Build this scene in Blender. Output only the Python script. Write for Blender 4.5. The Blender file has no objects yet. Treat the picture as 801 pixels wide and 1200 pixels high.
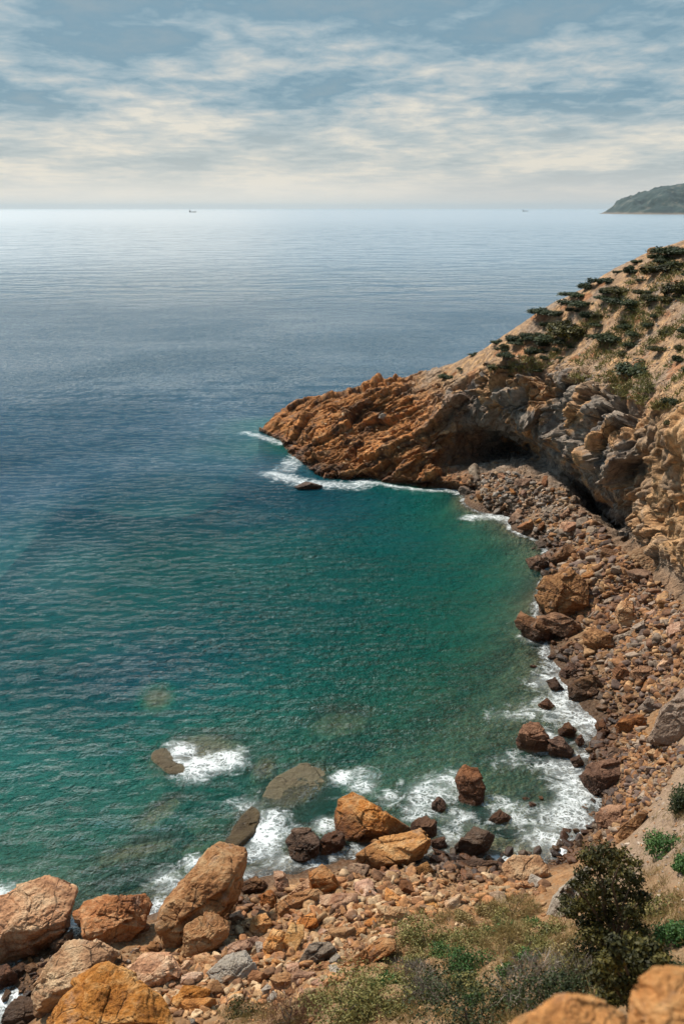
import bpy, bmesh, math, random
import numpy as np
from mathutils import Vector, Matrix
from mathutils.bvhtree import BVHTree

SC = bpy.context.scene
COL = SC.collection
RNG = np.random.default_rng(7)
random.seed(7)
R = math.radians

# ------------------------------------------------------------------ camera geometry
F_PX, CX, CY, CAM_Z = 1166.7, 400.5, 600.0, 30.0
PITCH = math.atan2(356.0, F_PX)
SP, CP = math.sin(PITCH), math.cos(PITCH)
CAM = np.array([0.0, 0.0, CAM_Z])
AX_R = np.array([1.0, 0, 0]); AX_U = np.array([0, SP, CP]); AX_F = np.array([0, CP, -SP])

def ray(px, py):
    a, b = (px - CX) / F_PX, (CY - py) / F_PX
    return np.array([a, CP + b * SP, -SP + b * CP])
def at_z(px, py, z):
    d = ray(px, py); return CAM + d * ((z - CAM_Z) / d[2])
def at_y(px, py, y):
    d = ray(px, py); return CAM + d * (y / d[1])
def at_col(px, y, z):
    dep = y * CP - (z - CAM_Z) * SP
    return np.array([(px - CX) / F_PX * dep, y, z])
def to_px(P):
    P = np.asarray(P, float) - CAM
    dep = P @ AX_F
    return CX + F_PX * (P @ AX_R) / dep, CY - F_PX * (P @ AX_U) / dep

# ------------------------------------------------------------------ noise
_perm = np.random.default_rng(3).permutation(512).astype(np.int64)
_perm = np.concatenate([_perm, _perm, _perm])
_grad = np.random.default_rng(4).normal(size=(512, 3)); _grad /= np.linalg.norm(_grad, axis=1)[:, None]
def pnoise(P):
    P = np.asarray(P, float)
    out = np.empty(len(P))
    for s in range(0, len(P), 200000):
        p = P[s:s + 200000]
        i = np.floor(p).astype(np.int64); f = p - i; i &= 511
        u = f * f * f * (f * (f * 6 - 15) + 10)
        r = 0
        for dx in (0, 1):
            wx = u[:, 0] if dx else 1 - u[:, 0]
            hx = _perm[(i[:, 0] + dx) & 511]
            for dy in (0, 1):
                wy = u[:, 1] if dy else 1 - u[:, 1]
                hy = _perm[(hx + i[:, 1] + dy) & 511]
                for dz in (0, 1):
                    wz = u[:, 2] if dz else 1 - u[:, 2]
                    g = _grad[_perm[(hy + i[:, 2] + dz) & 511]]
                    r = r + wx * wy * wz * (g[:, 0] * (f[:, 0] - dx) + g[:, 1] * (f[:, 1] - dy) + g[:, 2] * (f[:, 2] - dz))
        out[s:s + 200000] = r * 1.6
    return out
def fbm(P, octs=4, gain=0.5):
    P = np.asarray(P, float); a, r = 1.0, 0
    for k in range(octs):
        r = r + a * pnoise(P + 17.3 * k); P = P * 2.03; a *= gain
    return r
def ridged(P, octs=4, gain=0.5):
    P = np.asarray(P, float); a, r = 1.0, 0
    for k in range(octs):
        r = r + a * (1 - 2 * np.abs(pnoise(P + 31.7 * k))); P = P * 2.07; a *= gain
    return r
def worley(P, jitter=0.9):
    """distance to the two nearest feature points and a random value of the nearest cell"""
    P = np.asarray(P, float); F1 = np.full(len(P), 9.0); F2 = np.full(len(P), 9.0); ID = np.zeros(len(P)); TL = np.zeros(len(P)); i = np.floor(P).astype(np.int64)
    for dx in (-1, 0, 1):
        for dy in (-1, 0, 1):
            for dz in (-1, 0, 1):
                c = i + [dx, dy, dz]; h = _perm[(_perm[(_perm[c[:, 0] & 511] + c[:, 1]) & 511] + c[:, 2]) & 511]
                q = c + 0.5 + jitter * 0.5 * np.clip(_grad[h] * 1.3, -1, 1)
                d = np.sqrt(((P - q) ** 2).sum(1)); nw = d < F1
                F2 = np.where(nw, F1, np.minimum(F2, d)); F1 = np.where(nw, d, F1); ID = np.where(nw, h / 511.0, ID)
                TL = np.where(nw, ((P - q) * _grad[(h * 7 + 3) & 511]).sum(1), TL)
    return F1, F2, ID, TL
def sstep(a, b, x):
    t = np.clip((x - a) / (b - a), 0, 1); return t * t * (3 - 2 * t)

# ------------------------------------------------------------------ object helpers
def mesh_np(name, V, F, smooth=True):
    V = np.ascontiguousarray(V, np.float32); F = np.ascontiguousarray(F, np.int32)
    m = bpy.data.meshes.new(name)
    n, k = F.shape
    m.vertices.add(len(V)); m.vertices.foreach_set('co', V.ravel())
    m.loops.add(n * k); m.loops.foreach_set('vertex_index', F.ravel())
    m.polygons.add(n)
    m.polygons.foreach_set('loop_start', np.arange(0, n * k, k, dtype=np.int32))
    if smooth: m.polygons.foreach_set('use_smooth', np.ones(n, bool))
    m.update(calc_edges=True); m.validate()
    return m
def link(name, mesh, mat=None, parent=None):
    o = bpy.data.objects.new(name, mesh); COL.objects.link(o)
    if mat is not None and mesh is not None and not mesh.materials: mesh.materials.append(mat)
    if parent: o.parent = parent
    return o
def tag(o, label, cat, group=None):
    o['label'] = label; o['category'] = cat
    if group: o['group'] = group
    return o
def kind(o, k, label=None):
    o['kind'] = k
    if label: o['label'] = label
    return o
def attr(m, name, vals):
    a = m.attributes.new(name, 'FLOAT', 'POINT'); a.data.foreach_set('value', np.ascontiguousarray(vals, np.float32))
def cattr(m, name, rgb):
    a = m.attributes.new(name, 'FLOAT_COLOR', 'POINT')
    c = np.ones((len(rgb), 4), np.float32); c[:, :3] = rgb; a.data.foreach_set('color', c.ravel())
def grid_faces(nu, nv):
    i = np.arange(nu * nv).reshape(nu, nv)
    return np.stack([i[:-1, :-1], i[1:, :-1], i[1:, 1:], i[:-1, 1:]], -1).reshape(-1, 4)
_ico = {}
def ico(level):
    if level not in _ico:
        bm = bmesh.new(); bmesh.ops.create_icosphere(bm, subdivisions=level, radius=1)
        _ico[level] = (np.array([v.co[:] for v in bm.verts]), np.array([[v.index for v in f.verts] for f in bm.faces]))
        bm.free()
    v, f = _ico[level]
    return v / np.linalg.norm(v, axis=1)[:, None], f

# ------------------------------------------------------------------ node helper
class NT:
    def __init__(s, tree): s.t = tree; s.t.nodes.clear()
    def n(s, typ, ins=None, **props):
        nd = s.t.nodes.new(typ)
        for k, v in props.items(): setattr(nd, k, v)
        for k, v in (ins or {}).items():
            sock = nd.inputs[k]
            if isinstance(v, bpy.types.NodeSocket): s.t.links.new(v, sock)
            elif isinstance(v, bpy.types.Node): s.t.links.new(v.outputs[0], sock)
            else: sock.default_value = v
        return nd
    def math(s, op, a, b=0.0, c=0.0, clamp=False):
        return s.n('ShaderNodeMath', {0: a, 1: b, 2: c}, operation=op, use_clamp=clamp).outputs[0]
    def vmath(s, op, a, b=(0, 0, 0)):
        return s.n('ShaderNodeVectorMath', {0: a, 1: b}, operation=op).outputs[0]
    def mixc(s, fac, a, b, blend='MIX'):
        nd = s.n('ShaderNodeMix', {'Factor': fac}, data_type='RGBA', blend_type=blend)
        for idx, v in ((6, a), (7, b)):
            if isinstance(v, bpy.types.NodeSocket): s.t.links.new(v, nd.inputs[idx])
            else: nd.inputs[idx].default_value = (*v, 1) if len(v) == 3 else v
        return nd.outputs[2]
    def noise(s, vec, scale, detail=5, rough=0.55, dist=0.0, out=0, dims='3D'):
        return s.n('ShaderNodeTexNoise', {'Vector': vec, 'Scale': scale, 'Detail': detail, 'Roughness': rough, 'Distortion': dist}, noise_dimensions=dims).outputs[out]
    def maprange(s, v, a, b, c=0.0, d=1.0, smooth=True):
        return s.n('ShaderNodeMapRange', {0: v, 1: a, 2: b, 3: c, 4: d}, interpolation_type='SMOOTHSTEP' if smooth else 'LINEAR').outputs[0]
    def ramp(s, fac, stops):
        nd = s.n('ShaderNodeValToRGB', {'Fac': fac}); e = nd.color_ramp.elements
        while len(e) < len(stops): e.new(0.5)
        for k, (p, c) in enumerate(stops): e[k].position = p; e[k].color = (*c, 1)
        return nd.outputs[0]
def new_mat(name):
    m = bpy.data.materials.new(name); m.use_nodes = True
    return m, NT(m.node_tree)
# ------------------------------------------------------------------ materials
def rock_material(name, c_dark, c_mid, c_light, scale=1.0, use_attr=False, random_tint=0.35, bump=0.85):
    """weathered rock: mottled colour, cracks, lichen-grey bloom, dark and glossy where the sea wets it"""
    m, t = new_mat(name)
    pos = t.n('ShaderNodeNewGeometry').outputs['Position']
    n1 = t.noise(pos, 0.55 * scale, 6, 0.62)
    n2 = t.noise(pos, 3.1 * scale, 7, 0.65, 0.3)
    n3 = t.noise(pos, 14 * scale, 6, 0.7)
    if use_attr:
        base = t.n('ShaderNodeAttribute', attribute_name='tint').outputs['Color']
        k = t.maprange(n2, 0.3, 0.72, 0.55, 1.35)
        base = t.mixc(1.0, base, t.n('ShaderNodeCombineColor', {0: k, 1: k, 2: k}).outputs[0], 'MULTIPLY')
    else:
        sv = t.n('ShaderNodeMapping', {'Vector': pos, 'Rotation': (0.5, 0.35, 0.4), 'Scale': (0.5, 0.6, 3.2)}).outputs[0]
        streak = t.noise(sv, 1.5 * scale, 6, 0.65, 0.4)
        mix = t.math('ADD', t.math('ADD', t.math('MULTIPLY', n1, 0.4), t.math('MULTIPLY', n2, 0.25)), t.math('MULTIPLY', streak, 0.35))
        base = t.ramp(mix, [(0.385, c_dark), (0.485, c_mid), (0.60, c_light)])
        if random_tint:
            rnd = t.n('ShaderNodeObjectInfo').outputs['Random']
            hsv = t.n('ShaderNodeHueSaturation', {'Hue': t.math('MULTIPLY_ADD', rnd, 0.014, 0.490), 'Saturation': t.math('MULTIPLY_ADD', t.math('FRACT', t.math('MULTIPLY', rnd, 7.31)), -random_tint * 1.1, 1.1),
                                                  'Value': t.math('MULTIPLY_ADD', t.math('FRACT', t.math('MULTIPLY', rnd, 13.7)), 0.6, 0.68), 'Color': base})
            base = hsv.outputs[0]
    var = t.maprange(t.noise(pos, 0.9 * scale, 7, 0.7, 0.8), 0.55, 0.63, 0, 0.42)      # dark weathering skin
    base = t.mixc(var, base, t.mixc(1.0, base, (0.38, 0.32, 0.30), 'MULTIPLY'))
    # speckle and rusty / grey patches
    base = t.mixc(t.maprange(n3, 0.42, 0.75, 0, 0.35), base, (0.16, 0.085, 0.045))
    base = t.mixc(t.maprange(t.noise(pos, 1.3 * scale, 5, 0.6, 0.5), 0.56, 0.72, 0, 0.38), base, (0.36, 0.31, 0.26))
    vor = t.n('ShaderNodeTexVoronoi', {'Vector': t.n('ShaderNodeVectorMath', {0: pos, 1: t.n('ShaderNodeVectorMath', {0: t.noise(pos, 1.2 * scale, 4, out=1), 'Scale': 0.35 / scale}, operation='SCALE').outputs[0]}, operation='ADD').outputs[0],
                                       'Scale': 0.75 * scale}, feature='DISTANCE_TO_EDGE').outputs['Distance']
    crack = t.maprange(vor, 0.0, 0.035, 1, 0)
    cm = t.maprange(t.noise(pos, 0.6 * scale, 3, 0.6), 0.48, 0.62)
    crack = t.math('MULTIPLY', crack, cm)
    base = t.mixc(t.math('MULTIPLY', crack, 0.45), base, (0.07, 0.04, 0.025))
    z = t.n('ShaderNodeSeparateXYZ', {0: pos}).outputs[2]
    zz = t.math('ADD', z, t.math('MULTIPLY', t.math('SUBTRACT', n1, 0.5), -2.4))
    wet = t.maprange(zz, 0.35, 1.5, 1, 0)
    wetc = t.mixc(1.0, base, (0.34, 0.28, 0.23), 'MULTIPLY')
    col = t.mixc(wet, base, wetc)
    sub = t.maprange(z, -0.3, 0.16, 1, 0)
    col = t.mixc(t.math('MULTIPLY', sub, 0.92), col, t.mixc(n2, (0.20, 0.175, 0.09), (0.48, 0.43, 0.27)))
    h = t.math('ADD', t.math('ADD', t.math('ADD', t.math('MULTIPLY', n2, 1.0), t.math('MULTIPLY', t.noise(pos, 34 * scale, 4, 0.65), 0.08)), t.math('MULTIPLY', n3, 0.4)), t.math('MULTIPLY', crack, -0.6))
    bp = t.n('ShaderNodeBump', {'Strength': bump, 'Distance': 0.35 / scale, 'Height': h}).outputs[0]
    rough = t.math('MULTIPLY_ADD', wet, -0.5, 0.9)
    b = t.n('ShaderNodeBsdfPrincipled', {'Base Color': col, 'Roughness': rough, 'Normal': bp, 'Specular IOR Level': 0.3})
    t.n('ShaderNodeOutputMaterial', {0: b.outputs[0]})
    return m

M_ORANGE = rock_material('orange_rock', (0.20, 0.075, 0.022), (0.53, 0.235, 0.075), (0.74, 0.46, 0.22))
M_BROWN = rock_material('brown_rock', (0.07, 0.03, 0.013), (0.23, 0.10, 0.035), (0.46, 0.23, 0.095))
M_GREY = rock_material('grey_rock', (0.15, 0.115, 0.085), (0.29, 0.22, 0.165), (0.44, 0.35, 0.275), random_tint=0.1)
M_PALE = rock_material('pale_rock', (0.28, 0.22, 0.17), (0.42, 0.35, 0.28), (0.55, 0.48, 0.41), random_tint=0.1)
M_OLIVE = rock_material('submerged_rock', (0.13, 0.10, 0.055), (0.24, 0.19, 0.10), (0.34, 0.28, 0.15), random_tint=0.2)
M_OUT = rock_material('tan_grey_rock', (0.19, 0.125, 0.085), (0.31, 0.215, 0.155), (0.43, 0.33, 0.26), random_tint=0)
M_RUBBLE = rock_material('rubble_stone', 0, 0, 0, use_attr=True, scale=1.6, bump=0.4)
M_HEAD = rock_material('cliff_rock', 0, 0, 0, use_attr=True, scale=0.6, bump=0.8)
M_NEAR = rock_material('foreground_rock', (0.40, 0.16, 0.05), (0.66, 0.29, 0.09), (0.80, 0.44, 0.18), scale=5, random_tint=0)

def ground_material():
    m, t = new_mat('shore_ground')
    pos = t.n('ShaderNodeNewGeometry').outputs['Position']
    tint = t.n('ShaderNodeAttribute', attribute_name='tint').outputs['Color']
    n1 = t.noise(pos, 1.1, 6, 0.65); n2 = t.noise(pos, 7, 6, 0.7)
    vo = t.n('ShaderNodeTexVoronoi', {'Vector': pos, 'Scale': 4.5, 'Randomness': 1.0}, feature='F1')
    k = t.math('MULTIPLY', t.maprange(n1, 0.25, 0.75, 0.65, 1.3), t.maprange(n2, 0.25, 0.75, 0.6, 1.35))
    col = t.mixc(1.0, tint, t.n('ShaderNodeCombineColor', {0: k, 1: k, 2: k}).outputs[0], 'MULTIPLY')
    stone = t.n('ShaderNodeSeparateColor', {0: vo.outputs['Color']}).outputs[0]
    col = t.mixc(t.maprange(stone, 0.2, 1.0, 0.0, 0.5), col, (0.50, 0.36, 0.22))
    col = t.mixc(t.maprange(vo.outputs['Distance'], 0.09, 0.16, 0, 0.55), col, (0.13, 0.075, 0.04))
    z = t.n('ShaderNodeSeparateXYZ', {0: pos}).outputs[2]
    wet = t.maprange(t.math('ADD', z, t.math('MULTIPLY', n1, -0.9)), -0.3, 0.4, 1, 0)
    above = t.maprange(z, -0.3, 0.0, 0, 1)
    col = t.mixc(t.math('MULTIPLY', wet, above), col, t.mixc(1.0, col, (0.4, 0.36, 0.33), 'MULTIPLY'))
    h = t.math('ADD', n2, t.math('MULTIPLY', vo.outputs['Distance'], -2.0))
    bp = t.n('ShaderNodeBump', {'Strength': 0.7, 'Distance': 0.12, 'Height': h}).outputs[0]
    b = t.n('ShaderNodeBsdfPrincipled', {'Base Color': col, 'Roughness': t.math('MULTIPLY_ADD', wet, -0.4, 0.95), 'Normal': bp, 'Specular IOR Level': 0.25})
    t.n('ShaderNodeOutputMaterial', {0: b.outputs[0]})
    return m
M_GROUND = ground_material()

def leaf_material(name, cols, rough=0.6, trans=0.15):
    m, t = new_mat(name)
    v = t.n('ShaderNodeAttribute', attribute_name='leafvar').outputs['Fac']
    col = t.ramp(v, [(k / (len(cols) - 1), c) for k, c in enumerate(cols)])
    d = t.n('ShaderNodeBsdfPrincipled', {'Base Color': col, 'Roughness': rough, 'Specular IOR Level': 0.25})
    tr = t.n('ShaderNodeBsdfTranslucent', {'Color': col})
    mx = t.n('ShaderNodeMixShader', {0: trans, 1: d.outputs[0], 2: tr.outputs[0]})
    t.n('ShaderNodeOutputMaterial', {0: mx.outputs[0]})
    return m
L_DARK = leaf_material('dark_leaves', [(0.014, 0.022, 0.008), (0.034, 0.048, 0.015), (0.080, 0.090, 0.028)])
L_OLIVE = leaf_material('olive_leaves', [(0.012, 0.013, 0.003), (0.042, 0.040, 0.008), (0.13, 0.105, 0.02)])
L_GREEN = leaf_material('green_leaves', [(0.018, 0.050, 0.011), (0.045, 0.11, 0.024), (0.11, 0.19, 0.045)])
L_SCRUB = leaf_material('scrub_leaves', [(0.06, 0.065, 0.018), (0.19, 0.17, 0.05), (0.36, 0.30, 0.11)])
L_YELLOW = leaf_material('dry_yellow_stems', [(0.14, 0.10, 0.035), (0.28, 0.20, 0.075), (0.42, 0.32, 0.14)])
L_TWIG = leaf_material('grey_twigs', [(0.10, 0.08, 0.06), (0.21, 0.17, 0.135), (0.34, 0.28, 0.23)])
L_RUST = leaf_material('rust_stems', [(0.06, 0.025, 0.015), (0.12, 0.05, 0.03), (0.20, 0.09, 0.05)])

def plain(name, col, rough=0.7, sc=20):
    m, t = new_mat(name)
    pos = t.n('ShaderNodeTexCoord').outputs['Object']
    n = t.noise(pos, sc, 5)
    c = t.mixc(t.maprange(n, 0.3, 0.7), tuple(x * 0.7 for x in col), tuple(min(1, x * 1.25) for x in col))
    b = t.n('ShaderNodeBsdfPrincipled', {'Base Color': c, 'Roughness': rough, 'Normal': t.n('ShaderNodeBump', {'Strength': 0.3, 'Distance': 0.02, 'Height': n}).outputs[0]})
    t.n('ShaderNodeOutputMaterial', {0: b.outputs[0]})
    return m
M_BARK = plain('bark', (0.12, 0.085, 0.06), 0.9)
M_HULL = plain('ship_hull', (0.05, 0.055, 0.065), 0.6, 0.3)
M_SHIPWHITE = plain('ship_house', (0.35, 0.34, 0.32), 0.6, 0.3)

def sea_material():
    m, t = new_mat('sea_water')
    geo = t.n('ShaderNodeNewGeometry'); pos = geo.outputs['Position']
    depth = t.n('ShaderNodeAttribute', attribute_name='depth').outputs['Fac']
    foam = t.n('ShaderNodeAttribute', attribute_name='foam').outputs['Fac']
    # waves as bump, four sizes, crests lying across the wind
    st = t.n('ShaderNodeMapping', {'Vector': pos, 'Rotation': (0, 0, R(24)), 'Scale': (0.9, 1.0, 1.0)}).outputs[0]
    gust = t.maprange(t.noise(pos, 0.02, 4, 0.6, 0.5), 0.3, 0.7, 0.55, 1.25)
    lng = t.n('ShaderNodeMapping', {'Vector': pos, 'Rotation': (0, 0, R(-14)), 'Scale': (0.65, 1.0, 1.0)}).outputs[0]
    w0 = t.noise(lng, 0.05, 2, 0.5, 0.3); w1 = t.noise(lng, 0.2, 3, 0.55, 0.3); w2 = t.noise(st, 1.15, 3, 0.58, 0.5); w3 = t.noise(st, 2.4, 4, 0.6, 0.5)
    py = t.n('ShaderNodeSeparateXYZ', {0: pos}).outputs[1]
    f3 = t.maprange(py, 70, 190, 1.0, 0.0); f2 = t.maprange(py, 140, 420, 1.0, 0.0); f1 = t.maprange(py, 350, 1100, 1.0, 0.0); f0 = t.maprange(py, 900, 3000, 2.2, 0.3)
    h3 = t.math('MULTIPLY', f3, t.math('ADD', t.math('MULTIPLY', w3, 1.15), t.math('MULTIPLY', t.noise(st, 7.0, 3, 0.6), 0.2)))
    h = t.math('ADD', t.math('ADD', t.math('MULTIPLY', w0, f0), t.math('MULTIPLY', w1, t.math('MULTIPLY', f1, 0.75))), t.math('ADD', t.math('MULTIPLY', w2, t.math('MULTIPLY', f2, 1.05)), h3))
    nrm = t.n('ShaderNodeBump', {'Strength': t.math('MULTIPLY', gust, 1.0), 'Distance': 1.0, 'Height': h}).outputs[0]
    # body of the water
    dn = t.math('ADD', depth, t.math('MULTIPLY', t.math('SUBTRACT', t.noise(pos, 0.13, 5, 0.6, 0.6), 0.5), t.math('MULTIPLY', depth, 0.45)))
    deep = t.ramp(t.math('DIVIDE', dn, 14.0), [(0.0, (0.03, 0.20, 0.155)), (0.14, (0.001, 0.180, 0.136)), (0.30, (0.000, 0.124, 0.112)), (0.55, (0.002, 0.070, 0.094)), (0.95, (0.006, 0.058, 0.108))])
    opac = t.math('SUBTRACT', 1.0, t.math('EXPONENT', t.math('MULTIPLY', depth, -0.24)))
    opac = t.math('MAXIMUM', opac, 0.03)
    tint = t.ramp(t.math('DIVIDE', depth, 4.0), [(0.0, (0.95, 0.97, 0.93)), (0.5, (0.5, 0.85, 0.72)), (1.0, (0.2, 0.65, 0.55))])
    trans = t.n('ShaderNodeBsdfTransparent', {'Color': tint})
    diff = t.n('ShaderNodeBsdfDiffuse', {'Color': deep, 'Normal': nrm})
    body = t.n('ShaderNodeMixShader', {0: opac, 1: trans.outputs[0], 2: diff.outputs[0]})
    gl = t.n('ShaderNodeBsdfGlossy', {'Color': (1, 1, 1, 1), 'Roughness': t.maprange(py, 80, 700, 0.06, 0.24), 'Normal': nrm})
    fr = t.n('ShaderNodeFresnel', {'IOR': 1.33, 'Normal': nrm})
    water = t.n('ShaderNodeMixShader', {0: fr.outputs[0], 1: body.outputs[0], 2: gl.outputs[0]})
    # foam: lacy network where thin, solid where thick
    wob = t.n('ShaderNodeVectorMath', {0: t.noise(pos, 1.1, 5, 0.6, out=1), 'Scale': 1.6}, operation='SCALE').outputs[0]
    pv = t.vmath('ADD', pos, wob)
    v1 = t.n('ShaderNodeTexVoronoi', {'Vector': pv, 'Scale': 1.15}, feature='DISTANCE_TO_EDGE').outputs['Distance']
    v2 = t.n('ShaderNodeTexVoronoi', {'Vector': pv, 'Scale': 2.9}, feature='DISTANCE_TO_EDGE').outputs['Distance']
    lace = t.math('MAXIMUM', t.maprange(v1, 0.0, 0.13, 1, 0, False), t.math('MULTIPLY', t.maprange(v2, 0.0, 0.2, 1, 0, False), 0.85))
    nf = t.noise(pos, 0.8, 6, 0.63, 1.0)
    amt = t.math('ADD', t.math('MULTIPLY', foam, 1.02), t.math('MULTIPLY', t.math('SUBTRACT', nf, 0.53), 2.3))
    amt = t.math('MULTIPLY', amt, t.maprange(foam, 0.02, 0.2))
    fm = t.math('ADD', t.math('MULTIPLY', lace, t.maprange(amt, 0.05, 0.9)), t.maprange(amt, 0.85, 1.35), clamp=True)
    fm = t.math('MAXIMUM', fm, t.math('MULTIPLY', t.maprange(foam, 0.15, 0.95), 0.24))      # aerated water round the foam
    ff = t.n('ShaderNodeBsdfDiffuse', {'Color': (0.80, 0.83, 0.83, 1), 'Normal': t.n('ShaderNodeBump', {'Strength': 0.6, 'Distance': 0.15, 'Height': nf}).outputs[0]})
    out = t.n('ShaderNodeMixShader', {0: t.math('MULTIPLY', fm, 0.95), 1: water.outputs[0], 2: ff.outputs[0]})
    t.n('ShaderNodeOutputMaterial', {0: out.outputs[0]})
    return m
M_SEA = sea_material()
# rocks lying just under the surface: outline in the photograph, height of the top, label
SUBMERGED = [
 ('broad flat rock under the surface', 'broad olive rock just under the surface between the two foam patches', [(304,938),(320,910),(355,893),(387,903),(382,922),(350,945),(315,948)], -0.02),
 ('foam covered rock', 'wide brown rock awash with white foam, alone in the green water', [(174,888),(200,866),(240,856),(287,866),(281,890),(240,908),(195,910)], -0.10),
 ('slanting submerged slab', 'slim pale submerged slab slanting up to the right in green water', [(150,977),(175,950),(205,934),(214,942),(185,970)], -0.25),
 ('low submerged slab by the shore', 'long low submerged slab nearest the left shore boulders', [(116,1008),(150,990),(195,979),(203,990),(160,1010),(125,1020)], -0.22),
 ('lone submerged rock', 'small round pale submerged rock farthest out in the green water', [(163,822),(185,804),(206,814),(197,832),(172,837)], -0.30),
 ('orange tipped rock in the foam', 'low brown rock with an orange tip, awash beside white foam', [(260,990),(280,955),(293,940),(306,950),(300,975),(275,998)], 0.22),
 ('dark patch of rock', 'dim deep rock under the middle of the bay, hard to see', [(358,852),(390,830),(432,835),(428,858),(385,872)], -0.55),
 ('small submerged hump', 'small olive hump under water between foam covered rock and broad flat rock', [(293,905),(306,886),(324,892),(320,908),(303,916)], -0.2),
 ('pale submerged hump', 'pale green hump at the tip of the low submerged slab', [(110,1018),(118,1004),(134,1006),(134,1020)], -0.4),
]
# ------------------------------------------------------------------ shore ground and sea bed: one height field through surveyed points
Z, Y, C = at_z, at_y, at_col
survey = [Z(*p) for p in [
 (640,750,0),(700,740,1.4),(760,740,3),(800,740,4.6),(690,850,0),(740,830,1),(800,820,3.2),(760,880,2.2),(800,880,4.2),
 (705,950,0.1),(740,960,2.6),(780,960,6),(640,1008,0),(690,1010,1.2),(740,1010,5),(800,1000,9),(560,1008,0),(600,1030,.8),
 (640,1050,2.2),(700,1060,5),(760,1060,8.5),(800,1080,11),(480,1003,0),(400,1005,0),(450,1040,1.4),(480,1080,3),(500,1110,4.6),
 (400,1080,2.6),(400,1140,4.6),(400,1200,7),(520,1150,6.8),(520,1200,9),(650,1130,8.5),(650,1200,12),(720,1130,10.5),(800,1150,14),
 (300,1058,.7),(300,1110,2.2),(300,1170,4),(300,1200,5.2),(250,1045,0),(180,1075,.2),(180,1130,1.9),(180,1200,3.8),(100,1085,-.1),
 (100,1140,1.3),(100,1200,3.2),(30,1095,-.4),(30,1150,.2),(25,1195,-.1),(0,1200,-.2),(-60,1150,-.6),(-80,1200,-.6),
 (640,690,.3),(680,700,1.6),(740,690,2.8),(660,650,.6),(632,632,0),(588,604,0),(545,578,0),(600,575,1.6),(690,630,2),(650,600,2),
 # under water
 (590,840,-.8),(600,700,-1.4),(560,650,-2),(600,650,-1),(620,780,-.5),(660,820,-.15),(640,900,-.5),(600,960,-.6),(540,960,-.8),(500,900,-1.3),(500,780,-2.8),
 (400,880,-2.1),(330,950,-1.6),(260,1000,-1.1),(350,720,-4.6),(250,900,-3),(150,1000,-2.2),(100,1050,-1.3),(0,1040,-2),(0,940,-4.6),
 (100,850,-6.5),(200,700,-8.5),(0,600,-13),(0,750,-9),(300,570,-8),(420,590,-4),(500,600,-2.6),(290,490,-8),(200,500,-13),(360,550,-4),(430,570,-2.5),(320,520,-5),(500,577,-.7)]]
survey += [np.array(p, float) for p in [
 (0,14,14.5),(0,8,20.3),(0,3,25),(2.2,6.3,22.7),(3.4,9,19.5),(5,13,16),(4.5,3,26),(10,12,18.5),(10,4,26.5),(-8,18,8),(-8,8,16.5),(-8,2,23),
 (-16,15,3.5),(-16,5,12),(-26,20,-3),(-28,5,2),(14,20,15.5),(18,25,17),(20,8,28),(24,38,15),(30,30,23),(30,10,32),(0,-8,29),(-20,-8,16),(20,-8,32),
 (19,40,9),(25,50,10),(34,60,13),(22,70,4.5),(30,78,1),(25,90,-2),(20,100,-1.5),(16,110,-2),(30,100,-2),(36,120,-3),(10,118,-1),(0,125,-1),(-5,130,-1.5),
 (-14,132,-10),(-8,121,-9),(-17,140,-11),(-18,125,-11),(2,113,-5),(-40,30,-9),(-42,60,-14),(-42,100,-15),(-40,135,-16),(-20,150,-15),(5,150,-12),(40,150,-12),(-26,40,-5),(-14,60,-8)]]
survey = np.array(survey)
def tps_kernel(d2): return 0.5 * d2 * np.log(d2 + 1e-9)
_n = len(survey); _XY = survey[:, :2] / 50
_K = tps_kernel(((_XY[:, None] - _XY[None]) ** 2).sum(-1)) + np.eye(_n) * 2e-4
_A = np.zeros((_n + 3, _n + 3)); _A[:_n, :_n] = _K; _A[:_n, _n] = 1; _A[:_n, _n + 1:] = _XY; _A[_n:, :_n] = _A[:_n, _n:].T
_w = np.linalg.solve(_A, np.concatenate([survey[:, 2], np.zeros(3)]))
def ground_smooth(X, Yv):
    P = np.stack([X, Yv], -1) / 50; out = np.empty(len(P))
    for s in range(0, len(P), 20000):
        q = P[s:s + 20000]
        out[s:s + 20000] = tps_kernel(((q[:, None] - _XY[None]) ** 2).sum(-1)) @ _w[:_n] + _w[_n] + q @ _w[_n + 1:]
    return np.clip(out, -17, 40)
def ground_z(X, Yv):
    z = ground_smooth(X, Yv)
    P = np.stack([X, Yv, z * 0.3], -1)
    amp = np.where(z > 0, 1.0, 0.8) * sstep(4.0, 14.0, np.hypot(X, Yv)) 
    land = sstep(-0.2, 1.5, z)
    return z + amp * (0.22 * fbm(P * 0.35, 4) * (0.5 + land) + 0.10 * ridged(P * 1.1, 3) * (0.3 + land)) - 0.06

gx = np.arange(-44, 44.01, 0.28); gy = np.concatenate([np.arange(-9, 60, 0.22), np.arange(60, 152, 0.4)])
GX, GY = np.meshgrid(gx, gy, indexing='ij')
gz = ground_z(GX.ravel(), GY.ravel())
GV = np.stack([GX.ravel(), GY.ravel(), gz], -1); GF = grid_faces(len(gx), len(gy))
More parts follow.
